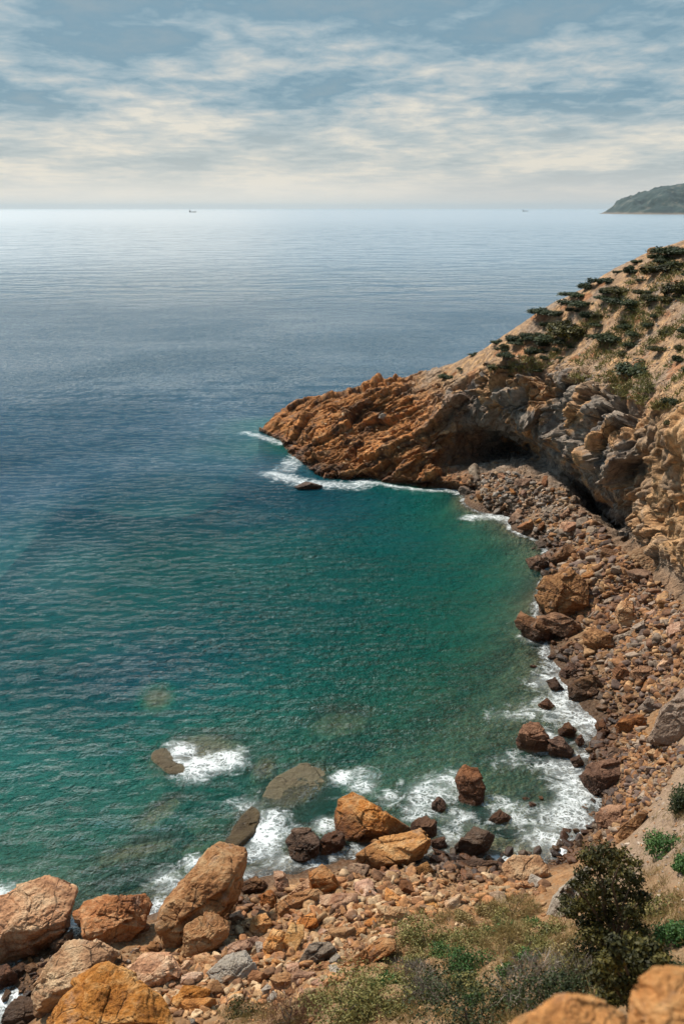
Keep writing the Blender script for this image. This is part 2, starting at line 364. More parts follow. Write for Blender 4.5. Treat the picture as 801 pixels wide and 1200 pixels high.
# tint of the ground: orange rubble soil, pale gully on the right, tan sea bed with dark weed patches
gp = GV * np.array([1, 1, .5])
na = fbm(gp * 0.25, 4); nb = fbm(gp * 0.9 + 40, 4)
soil = np.array([0.42, 0.205, 0.08]) * (1 + 0.25 * na)[:, None] + np.array([0.10, 0.085, 0.06]) * np.clip(nb, 0, 1)[:, None]
pxs, pys = to_px(GV + np.array([0, 1e-6, 0]))
pale = sstep(9.0, 11.0, GV[:, 0] + 0.10 * (GV[:, 1] - 30) + 1.6 * na) * sstep(2.0, 5.0, gz) * (1 - sstep(52, 58, GV[:, 1]))
soil = soil * (1 - 0.85 * pale)[:, None] + np.array([0.47, 0.36, 0.28]) * (0.85 * pale)[:, None]
scrubz = sstep(4.2, 6.5, gz + 1.2 * nb) * (1 - pale) * (GV[:, 1] < 45)
soil = soil * (1 - 0.5 * scrubz)[:, None] + np.array([0.30, 0.21, 0.11]) * (0.5 * scrubz)[:, None]
weed = sstep(0.02, 0.30, fbm(gp * 0.22 + 90, 4) + 0.5 * nb)
bed = np.array([0.52, 0.46, 0.32]) * (1 + 0.2 * nb)[:, None] * (1 - weed)[:, None] + np.array([0.09, 0.075, 0.05]) * weed[:, None]
beach = sstep(12, 15, GV[:, 0]) * sstep(50, 56, GV[:, 1]); brown = np.array([0.15, 0.075, 0.035]) * (1 + 0.35 * nb)[:, None]
soil = soil * (1 - 0.75 * beach)[:, None] + brown * (0.75 * beach)[:, None]
k = sstep(-0.35, 0.1, gz)[:, None]
GTINT = np.clip(bed * (1 - k) + soil * k, 0.01, 0.8)
gm = mesh_np('ground', GV, GF); cattr(gm, 'tint', GTINT)
ground = kind(link('ground', gm, M_GROUND), 'structure', 'orange rocky shore running down under the sea')

# ------------------------------------------------------------------ headland: a lofted rock face (foot, caves, lip, edge, hillside, crest, far side)
cols = [
 [Z(292,514,-3), Z(303,505,0), Z(305,503,.4), Z(308,501,.7), Z(311,497,1.2), Z(318,490,2.0), Y(326,482,139.5), Y(333,476,142)],
 [Z(318,530,-3), Z(330,518,0), Z(333,515,.4), Z(337,510,1.0), Z(340,503,1.8), Z(345,494,2.8), Y(350,481,134), Y(356,469,138)],
 [Z(342,560,-3), Z(354,545,0), Z(357,535,1.2), Z(360,522,2.3), Z(363,509,3.3), Z(367,494,4.4), Y(372,476,127), Y(378,464,131)],
 [Z(372,578,-3), Z(378,560,0), Z(383,552,.8), Z(388,535,2.0), Z(393,515,3.4), Z(400,494,4.8), Y(408,472,123.5), Y(415,456,128)],
 [Z(425,580,-3), Z(428,562,0), Z(432,550,1.2), Z(436,532,2.5), Z(442,512,4.0), Z(448,490,5.6), Y(452,463,119.5), Y(448,444,127)],
 [Z(488,590,-3), Z(490,571,0), Z(492,556,1.3), Z(494,540,2.6), Z(497,515,4.8), Z(500,474,8.2), Y(500,454,118), Y(492,437,126)],
 [Z(545,592,-3), Z(545,577,0), Z(549,560,1.8), C(556,114,2.2), Y(556,484,110), Y(556,446,111.3), Y(553,431,114), Y(545,418,120)],
 [Z(585,622,-3), Z(588,604,0), Z(600,553,3.6), C(606,119,1.8), Y(603,494,102.6), Y(600,432,105), Y(600,410,110), Y(598,386,116)],
 [Z(618,650,-3), Z(632,632,0), Z(648,570,3.6), C(652,99,4.6), Y(655,520,96.5), Y(655,444,98.5), Y(652,398,106), Y(645,356,113)],
 [Z(640,668,-2), Z(662,650,.6), Z(700,616,2.7), C(708,97,-0.2), Y(705,546,82.4), Y(705,464,86.5), Y(705,400,97), Y(700,327,109)],
 [Z(700,720,-1), Z(720,690,1.5), Z(752,650,4.4), C(763,72.8,5.4), Y(762,592,74), Y(765,486,76), Y(770,400,88), Y(760,297,106)],
 [Z(745,750,0), Z(762,720,3.2), Z(800,690,5.0), C(813,63.9,6.2), Y(815,605,64.5), Y(818,492,67), Y(830,392,80), Y(812,279,105)],
 [C(800,53,2), C(835,54,5), C(890,55,7), C(920,56,8.5), C(930,55.5,12.5), C(950,58,18.5), C(960,72,24), C(920,101,31)],
 [C(920,39,5), C(960,40,9), C(1030,42,11), C(1060,43,13), C(1080,43.5,17), C(1100,46,22), C(1100,60,28), C(1060,96,38)]]
cols = np.array(cols)
cols[:6, 0] = cols[:6, 1] + 0.25 * (cols[:6, 0] - cols[:6, 1]); cols[:6, 0, 2] = -6
back = np.stack([cols[:, 7] + np.array([4, 9, 0]) * 1.0, cols[:, 7] + np.array([12, 26, 0])], 1)
back[:, 0, 2] = cols[:, 7, 2] - 1.5 - 0.12 * cols[:, 7, 2]; back[:, 1, 2] = -4
cols = np.concatenate([cols, back], 1)
def catmull(P, t):
    n = len(P); t = np.clip(t, 0, n - 1 - 1e-6); i = np.floor(t).astype(int); f = (t - i)
    f = f.reshape((-1,) + (1,) * (P.ndim - 1))
    g = lambda k: P[np.clip(i + k, 0, n - 1)]
    p0, p1, p2, p3 = g(-1), g(0), g(1), g(2)
    return p1 + 0.5 * f * (p2 - p0 + f * (2 * p0 - 5 * p1 + 4 * p2 - p3 + f * (3 * (p1 - p2) + p3 - p0)))
def arc_samples(P, n):
    """parameter values spread evenly by mean length along the first axis"""
    L = np.linalg.norm(np.diff(P, axis=0), axis=-1)
    L = L.mean(axis=1) if L.ndim > 1 else L
    s = np.concatenate([[0], np.cumsum(L)]); s /= s[-1]
    return np.interp(np.linspace(0, 1, n), s, np.arange(len(P)))
NU, NV = 980, 520
U = arc_samples(cols[:, 1:8], NU)
H1 = catmull(cols, U)                                   # NU x 10 x 3
wr = np.array([1.5, 3, 4.5, 5.5, 6, 6, 8, 4.0, 5.0]); sv = np.concatenate([[0], np.cumsum(wr)]); sv /= sv[-1]
Vt = np.interp(np.linspace(0, 1, NV), sv, np.arange(10))
H = catmull(H1.transpose(1, 0, 2), Vt).transpose(1, 0, 2)   # NU x NV x 3
VV = np.broadcast_to(Vt[None], (NU, NV)); UU = np.broadcast_to(U[:, None], (NU, NV))
def grid_normals(G):
    a = np.gradient(G, axis=0); b = np.gradient(G, axis=1); n = np.cross(a, b)
    return n / (np.linalg.norm(n, axis=-1, keepdims=True) + 1e-9)
Nn = grid_normals(H)
P = H.reshape(-1, 3)
# bedding: beds dip to the left of the photograph
bed_ax = np.array([[0.86, -0.10, 0.50], [0.2, 0.97, -0.1], [-0.5, 0.2, 0.84]])
Q = P @ bed_ax.T
uu, vv = UU.ravel(), VV.ravel()
prom = 1 - sstep(5.0, 6.0, uu); face = sstep(1.9, 2.6, vv) * (1 - sstep(5.0, 5.7, vv)); slope = sstep(4.9, 5.6, vv)
amp = sstep(0.0, 1.0, vv) * (1 - 0.62 * slope * (1 - prom))
big = 0.62 * fbm(P * 0.16, 3) * (1 - 0.6 * prom * 1.0)
beds = 0.38 * ridged(Q * np.array([0.18, 0.35, 0.75]), 4, 0.55)
blocks = 0.30 * ridged(P * np.array([0.42, 0.42, 0.5]) + 5, 5, 0.55)
cavern = -2.2 * sstep(0.1, 0.75, fbm(P * np.array([0.24, 0.24, 0.2]) + 70, 3)) * face * (1 - prom)
flute = 0.45 * ridged(P * np.array([0.5, 0.5, 0.13]) + 12, 3) * face * (1 - prom)
fine = 0.09 * fbm(P * 1.7, 4, 0.6)
b1, b2, bid, btl = worley(Q * np.array([0.15, 0.24, 0.50]) + 0.13 * np.stack([fbm(P * 0.5 + 30 * k, 2) for k in range(3)], -1))
c1, c2, cid, ctl = worley(np.where(prom[:, None] > .5, Q * np.array([.34, .6, 1.5]), P * 0.75) + 0.12 * np.stack([fbm(P * 1.2 + 30 * k, 2) for k in range(3)], -1))
rocky = 0.25 + 0.75 * np.maximum(prom, face) - 0.12 * slope * (1 - prom)
e1, e2, eid, etl = worley(P * 1.9)
rocky = rocky * (1 - 0.62 * sstep(9.6, 10.6, uu))
blk = ((bid - .5) * 1.1 + (1.7 - .8 * prom) * btl - 0.6 * (1 - sstep(0.0, 0.07, b2 - b1))) * rocky + ((cid - .5) * 0.32 + (0.7 - .3 * prom) * ctl - 0.2 * (1 - sstep(0, .07, c2 - c1)) + (eid - .5) * 0.12 + (0.24 - .12 * prom) * etl) * rocky
hollow = sstep(2.0, 2.4, vv) * (1 - sstep(3.7, 4.2, vv)) * (1 - prom) * (1 - sstep(9.2, 9.7, uu))
disp = amp * (1 - 0.7 * hollow) * (blk + big + beds * (0.25 + 0.3 * prom) + blocks * 0.22 + flute + fine) + cavern * (1 - hollow) - 0.15
disp = disp - 0.35 * prom
tip = sstep(0.0, 1.8, uu) * 0.75 + 0.25
D = H + Nn * (disp * tip).reshape(NU, NV)[..., None]
HV = D.reshape(-1, 3)
# rock colours of the headland
c_or = np.array([0.46, 0.185, 0.055]); c_dk = np.array([0.16, 0.075, 0.035]); c_gr = np.array([0.33, 0.265, 0.21]); c_dg = np.array([0.15, 0.13, 0.115])
c_tan = np.array([0.58, 0.345, 0.17]); c_sand = np.array([0.40, 0.25, 0.145]); c_lo = np.array([0.54, 0.285, 0.12])
n1 = fbm(P * 0.22 + 3, 4); n2 = fbm(Q * np.array([0.3, 0.4, 1.2]) + 9, 5, 0.6); n3 = fbm(P * np.array([0.7, 0.7, 0.22]) + 21, 4); n4 = fbm(P * 1.1 + 55, 4)
def lerp(a, b, t): return a * (1 - t[:, None]) + b * t[:, None]
t_pr = lerp(np.broadcast_to(c_or, P.shape), np.broadcast_to(c_dk, P.shape), sstep(0.0, 0.6, n2 + 0.4 * n1))
t_pr = lerp(t_pr, np.broadcast_to(c_lo, P.shape), sstep(0.1, 0.6, n4) * 0.6)
t_cl = lerp(np.broadcast_to(c_gr, P.shape), np.broadcast_to(c_dg, P.shape), sstep(-0.05, 0.55, n3))
t_cl = lerp(t_cl, np.broadcast_to(c_lo, P.shape), sstep(0.0, 0.45, n1 + 0.5 * n4 - 0.05 + 0.25 * (vv - 4.2)) * 0.85)
t_rt = lerp(np.broadcast_to(c_tan, P.shape), np.broadcast_to(c_lo, P.shape), sstep(-0.2, 0.5, n3 + 0.5 * n4))
t_rt = lerp(t_rt, np.broadcast_to(c_gr, P.shape), sstep(0.25, 0.6, n1) * 0.5)
right = sstep(9.2, 10.6, uu + 0.5 * n1)
foot = right * (1 - sstep(2.6, 3.5, vv + .5 * n4)); t_rt = lerp(t_rt, np.broadcast_to(c_gr, P.shape), foot * .8)
t_f = lerp(t_cl, t_rt, right)
t_s = lerp(np.broadcast_to(c_sand, P.shape), np.broadcast_to(c_tan, P.shape), sstep(-0.2, 0.5, n4))
t_s = lerp(t_s, np.broadcast_to(np.array([0.33, 0.25, 0.19]), P.shape), sstep(0.1, 0.6, n1 + 0.3 * n4) * 0.7)
t_s = lerp(t_s, np.broadcast_to(np.array([0.40, 0.16, 0.06]), P.shape), sstep(0.35, 0.65, fbm(P * 0.35 + 77, 4)) * 0.75)
t_f = t_f * (0.82 + 0.36 * bid)[:, None]; t_pr = t_pr * (0.7 + 0.6 * bid)[:, None]
TI = lerp(t_f, t_s, sstep(4.85, 5.5, vv + 0.35 * n4 + 0.2 * n1))
pr2 = 1 - sstep(4.9, 6.0, uu + 0.45 * n1 + 0.25 * (vv - 4))
TI = lerp(TI, t_pr, pr2)
rub = (1 - sstep(1.9, 2.5, vv)) * (1 - pr2); TI = lerp(TI, np.broadcast_to(np.array([0.27, 0.16, 0.09]), P.shape) * (1 + 0.4 * n4)[:, None], rub * 0.8)
HF = grid_faces(NU, NV)
hm = mesh_np('headland', HV, HF, smooth=False); cattr(hm, 'tint', np.clip(TI, 0.01, 0.9))
headland = kind(link('headland', hm, M_HEAD), 'structure', 'rocky headland with sea caves and a scrubby hillside')

BVH_G = BVHTree.FromPolygons([tuple(v) for v in GV], [tuple(f) for f in GF.tolist()])
BVH_H = BVHTree.FromPolygons([tuple(v) for v in HV], [tuple(f) for f in HF.tolist()])
def hit(px, py, water=True):
    """where the line of sight first meets land (or the sea surface)"""
    d = Vector(ray(px, py)).normalized(); best = None
    for b in (BVH_G, BVH_H):
        loc, nor, idx, dist = b.ray_cast(Vector(CAM), d, 500)
        if loc is not None and (best is None or dist < best[1]): best = (loc, dist, nor if nor.z > 0 else -nor)
    if water and (best is None or best[0].z < 0): 
        loc = Vector(CAM) + d * (-CAM_Z / d.z); best = (loc, (loc - Vector(CAM)).length, Vector((0, 0, 1)))
    return best
def land_z(x, y):
    zs = []
    for b in (BVH_G, BVH_H):
        loc, *_ = b.ray_cast(Vector((x, y, 80)), Vector((0, 0, -1)), 200)
        if loc is not None: zs.append(loc.z)
    return max(zs) if zs else -10

# ------------------------------------------------------------------ far hill across the bay
def far_hill():
    prof = [(700,251.2,0),(712,249.6,0),(717,246.2,0),(723,241.4,0),(732,236,0),(738,233,0),(748,229.5,0),(758,224.2,0),(768,221.5,0),(782,217.5,0),(798,215,0),(830,210,0),(870,204,0),(930,200,0),(1000,204,0),(1080,225,0),(1150,250,0)]
    pts = np.array([Y(p, q, 5750) for p, q, _ in prof])
    xs = np.linspace(pts[0, 0], pts[-1, 0], 260); top = np.interp(xs, pts[:, 0], pts[:, 2])
    ws = np.linspace(-1, 1, 90)
    Xg, Wg = np.meshgrid(xs, ws, indexing='ij'); T = np.broadcast_to(top[:, None], Xg.shape)
    prof_w = np.clip(1 - np.abs(Wg) ** 1.5, 0, 1)
    Yg = 5750 + Wg * (250 + 2.6 * np.maximum(T, 0)); Zg = np.maximum(T, -5) * prof_w
    q = np.stack([Xg.ravel() / 160, Yg.ravel() / 160, Zg.ravel() / 160], -1)
    Zr = Zg.ravel() + (ridged(q, 5) - 0.6) * 34 * np.clip(Zg.ravel() / 60, 0, 1) * (1 - prof_w.ravel() ** 6) - 2
    m = mesh_np('far_hill', np.stack([Xg.ravel(), Yg.ravel(), Zr], -1), grid_faces(260, 90))
    mat, t = new_mat('far_hill_scrub')
    pos = t.n('ShaderNodeNewGeometry').outputs['Position']
    n = t.noise(pos, 0.016, 8, 0.72, 0.6); zc = t.n('ShaderNodeSeparateXYZ', {0: pos}).outputs[2]
    c = t.ramp(n, [(0.38, (0.005, 0.018, 0.020)), (0.54, (0.016, 0.040, 0.035)), (0.64, (0.11, 0.105, 0.085))])
    c = t.mixc(t.maprange(t.math('ADD', zc, t.math('MULTIPLY', n, -20)), -8, 4, 0.4, 0), c, (0.36, 0.25, 0.18))
    b = t.n('ShaderNodeBsdfPrincipled', {'Base Color': c, 'Roughness': 0.95})
    t.n('ShaderNodeOutputMaterial', {0: b.outputs[0]})
    kind(link('far_hill', m, mat), 'structure', 'blue scrub covered hill across the bay')
far_hill()

# ------------------------------------------------------------------ sea: one sheet to the horizon, finely meshed in the bay
def axis(lo, hi, step, ends, n):
    core = np.arange(lo, hi + step / 2, step)
    up = hi + np.geomspace(step * 1.3, ends[1] - hi, n); dn = lo - np.geomspace(step * 1.3, lo - ends[0], n)
    return np.concatenate([dn[::-1], core, up])
sx = axis(-48, 30, 0.25, (-45000, 45000), 75); sy = axis(27, 150, 0.27, (-300, 60000), 80)
SX, SY = np.meshgrid(sx, sy, indexing='ij'); X, Yy = SX.ravel(), SY.ravel()
inb = (X > -44) & (X < 44) & (Yy > -9) & (Yy < 151)
dep = np.full(len(X), 16.0); dep[inb] = -ground_z(X[inb], Yy[inb])
edge = np.minimum(np.minimum(X + 44, 44 - X), 151 - Yy); dep = np.where(inb, dep + (16 - dep) * (1 - sstep(0, 8, edge)) * (dep > 3), 16)
shore = np.exp(-((dep - 0.12) / 0.22) ** 2) * (dep > -0.5) * inb
for _r, _l, _o, _zt in SUBMERGED:
    w_ = np.array([Z(a, b, _zt)[:2] for a, b in _o]); w_ = np.concatenate([w_ * t + np.roll(w_, 1, 0) * (1 - t) for t in (0, .25, .5, .75)])
    c_ = w_.mean(0); iv = np.linalg.inv(np.cov((w_ - c_).T)); dxy = np.stack([X, Yy], -1) - c_
    e_ = np.einsum('ni,ij,nj->n', dxy, iv, dxy)
    kk = np.exp(-(e_ / 2.6) ** 2); dep = dep * (1 - kk) + min(max(0.12, -_zt * 1.6), 1.2) * kk
near = sstep(-70, -46, X) * (1 - sstep(30, 60, X)) * (1 - sstep(150, 230, Yy)) * sstep(10, 27, Yy)
q = np.stack([X * 0.6 + Yy * 0.12, Yy, 0 * X], -1)
wz = near * (0.12 * fbm(q * 0.15, 2) + 0.045 * pnoise(q * 0.55 + 3) + 0.03 * pnoise(q * 1.3 + 8)) * sstep(-0.1, 0.7, dep)
# foam: where swell breaks on rocks
foam = np.zeros(len(X))
def blob(px, py, rx, s, ry=None, z=0):
    c = Z(px, py, 0); ry = ry or rx
    global foam
    foam = np.maximum(foam, s * np.exp(-(((X - c[0]) / rx) ** 2 + ((Yy - c[1]) / ry) ** 2)))
def line(pts, w, s):
    global foam
    W = [Z(*p, 0)[:2] for p in pts]
    XY = np.stack([X, Yy], -1); best = np.full(len(X), 1e9)
    for a, b in zip(W[:-1], W[1:]):
        ab = b - a; tt = np.clip(((XY - a) @ ab) / (ab @ ab), 0, 1)
        best = np.minimum(best, np.linalg.norm(XY - a - tt[:, None] * ab, axis=1))
    foam = np.maximum(foam, s * np.exp(-(best / w) ** 2))
line([(288,508),(305,511),(330,520)], 1.0, .6); line([(335,552),(350,535),(356,525)], 1.5, .6)
line([(320,556),(355,566),(385,568),(410,570),(425,566)], 1.7, .72); line([(430,564),(470,571),(500,575),(550,577)], .7, .75)
line([(520,574),(556,580)], .9, .85); line([(548,608),(588,606),(605,618)], 1.0, .85)
for b in [(212,880,1.0,1.0),(240,897,1.7,1.1,1.0),(266,890,1.2,.95),(228,905,1.1,.95),(205,893,.8,.9),(402,912,.7,.95),(424,920,.9,.8),(312,980,1.0,1.15,1.6),(318,960,.9,.9),(300,1000,.9,.9),
          (330,1010,.8,.7),(228,1010,.6,.8),(195,1030,1.0,.6),(290,945,1.2,.5),(180,1065,.7,.75),(85,1085,.6,.8),(5,1050,1.0,.75),(8,1175,1.0,1.0),(380,965,.8,.7),(345,975,.8,.6),
          (505,930,1.6,.75),(490,950,1.0,.7),(530,915,1.2,.65),(540,960,1.5,.5),(525,985,1.2,.55),(600,955,2.0,.55),(640,985,1.6,.8),(665,960,1.8,.95),(680,930,1.6,1.0),(690,985,1.4,.85),
          (660,900,1.6,.85),(640,870,1.5,.7),(700,845,2.2,1.0),(680,815,2.2,.95),(730,815,1.6,.95),(650,830,1.8,.85),(640,800,1.5,.75),(670,785,2.0,.8),(660,770,1.6,.6),(625,750,1.2,.65),
          (720,860,1.4,.95),(620,835,1.6,.5),(700,780,1.6,.6),(600,890,1.5,.45),(585,840,1.2,.4),(650,665,.9,.6),(455,935,.9,.5),(665,1000,1.2,.9),(430,910,1.0,.5)]:
    blob(*b[:4], *(b[4:5]))
foam = foam * np.where(X > 6, .88, 1.0); foam = np.maximum(foam, 0.45 * shore * (Yy < 112))
wz = wz + 0.10 * np.clip(foam, 0, 1) * near
sm = mesh_np('sea', np.stack([X, Yy, wz], -1), grid_faces(len(sx), len(sy)))
attr(sm, 'depth', np.clip(dep, 0, 16)); attr(sm, 'foam', foam)
kind(link('sea', sm, M_SEA), 'structure', 'teal and blue sea reaching to the horizon')
# ------------------------------------------------------------------ rocks
def polytope(dirs, planes, p=16):
    """radius of a soft-edged convex body: planes = [(unit normal, distance)]"""
    acc = np.zeros(len(dirs))
    for n, d in planes:
        c = np.clip(dirs @ n / d, 0, None); acc += c ** p
    return acc ** (-1.0 / p)
def unit(v): v = np.asarray(v, float); return v / np.linalg.norm(v)
def roughen(V, size, rng, amt=1.0, bedding=None):
    """chips, ledges and pits in the surface, in metres relative to the rock's size"""
    o = rng.uniform(-50, 50, 3); s = 1.0 / size
    n = V / (np.linalg.norm(V, axis=1, keepdims=True) + 1e-9)
    b = unit(rng.normal(size=3)) if bedding is None else bedding
    q = V * s + o
    w1, w2, wid, wtl = worley(q * np.array([1.1, 1.1, 1.7]) + 0.07 * np.stack([fbm(q * 2 + 9 * k, 2) for k in range(3)], -1))
    a1 = 0.02 * fbm(q * 1.1, 2) + 0.018 * (ridged(q * 2.1, 5, 0.6) - 0.7) + 0.012 * fbm(q * 7, 4, 0.6) + 0.022 * (ridged(q * 5, 4, .6) - .7) + 0.07 * (wid - .5) + 0.16 * wtl - 0.03 * (1 - sstep(0, .05, w2 - w1))
    lay = V @ b * s
    a2 = 0.010 * ridged(np.stack([lay * 5, q[:, 0] * 0.7, q[:, 1] * 0.7], -1), 3, 0.6)
    return V + n * ((a1 + a2 - 0.02) * size * amt)[:, None]

SUN_DIR = unit([-0.46, 0.42, 0.78])
ROCKS = []          # (object, short phrase, centre px)
def hero(ref, label, mat, outline, group=None, dist=None, level=6, depth=0.85, rough=1.0, p=80, sink=0.15, seed=None, name='boulder', facets=True):
    rng = np.random.default_rng(seed if seed is not None else abs(hash(tuple(outline))) % 99991)
    O = np.array(outline, float); w, h = np.ptp(O[:, 0]), np.ptp(O[:, 1])
    cpx, cpy = (O[:, 0].max() + O[:, 0].min()) / 2, (O[:, 1].max() + O[:, 1].min()) / 2
    cpx, cpy = (O[:, 0].mean() + cpx) / 2, (O[:, 1].mean() + cpy) / 2
    d = Vector(ray(cpx, cpy)); 
    if dist is None:
        low = O[O[:, 1].argmax()]
        foot = hit(low[0] * .6 + cpx * .4, low[1] - 0.12 * h)
        fd = float((np.array(foot[0]) - CAM) @ AX_F)
        sc = fd / F_PX
        c = depth * 0.5 * min(w, h) * sc + 0.12 * abs(w - h) * sc
        fd = fd + c * 0.55
    else:
        fd = dist; sc = fd / F_PX; c = depth * 0.5 * min(w, h) * sc + 0.1 * abs(w - h) * sc
    sc = fd / F_PX
    ctr = CAM + np.array(d) * fd
    Fl = unit(np.array(d)); Rl = unit(np.cross(Fl, [0, 0, 1])); Ul = np.cross(Rl, Fl)
    planes, pts = [], []
    O2 = O.copy(); lowm = O2[:, 1] > cpy + 0.25 * h; O2[lowm, 1] += sink * h * 0.5
    for (a, b) in O2:
        r_ = ray(a, b); pts.append(CAM + r_ * ((ctr - CAM) @ Fl / (r_ @ Fl)) - ctr)
    pts = np.array(pts)
    for k in range(len(O2)):
        nn = np.cross(ray(*O2[k]), ray(*O2[(k + 1) % len(O2)]))
        if np.linalg.norm(nn) < 1e-9: continue
        nn = unit(nn); dd = nn @ pts[k]
        if dd < 0: nn, dd = -nn, -dd
        if dd < 0.03 * h * sc: continue
        planes.append((nn, max(dd, (pts @ nn).max() * 0.93) * 1.02))
    a_, b_ = w / 2 * sc, h / 2 * sc
    sup = lambda n: math.sqrt((a_ * (n @ Rl)) ** 2 + (b_ * (n @ Ul)) ** 2 + (c * (n @ Fl)) ** 2)
    planes += [(-Fl, c), (Fl, c)]
    fac = []
    if facets:
        fac.append((unit([rng.uniform(-.45, .2), rng.uniform(-.35, .0), 1]), .6))
        fac.append((unit([rng.uniform(0, .6), -1, rng.uniform(-.55, -.15)]), rng.uniform(.5, .7)))
        fac.append((unit([-1, rng.uniform(-.6, .1), rng.uniform(-.1, .5)]), rng.uniform(.68, .9)))
    for _ in range(8): fac.append((unit(rng.normal(size=3) - 0.8 * Fl), rng.uniform(.6, .95)))
    for n, k in fac: planes.append((n, max(sup(n) * k, (pts @ n).max() * rng.uniform(.94, 1.0))))
    D, Fc = ico(level)
    V = D * polytope(D, planes, p)[:, None]
    for _ in range(3 if level > 5 else 0):                     # broken-off steps
        n1 = unit(rng.normal(size=3) * .7 - .8 * Fl + [0, 0, .5]); n2 = unit(np.cross(n1, rng.normal(size=3)))
        top = (V @ n1).max(); side = V @ n2
        V = V - n1 * (np.clip(V @ n1 - top * rng.uniform(.7, .88), 0, None) * sstep(0, .03 * a_, side - rng.uniform(-.1, .35) * a_))[:, None]
    V = roughen(V, math.sqrt(a_ * b_), rng, rough)
    base = V[:, 2].min()
    m = mesh_np(name, V - np.array([0, 0, base]), Fc, smooth=dist is not None)
    o = link(name, m, mat); o.location = ctr + np.array([0, 0, base])
    tag(o, label, 'boulder' if name == 'boulder' else 'rock', group)
    ROCKS.append((o, ref, (cpx, cpy)))
    return o

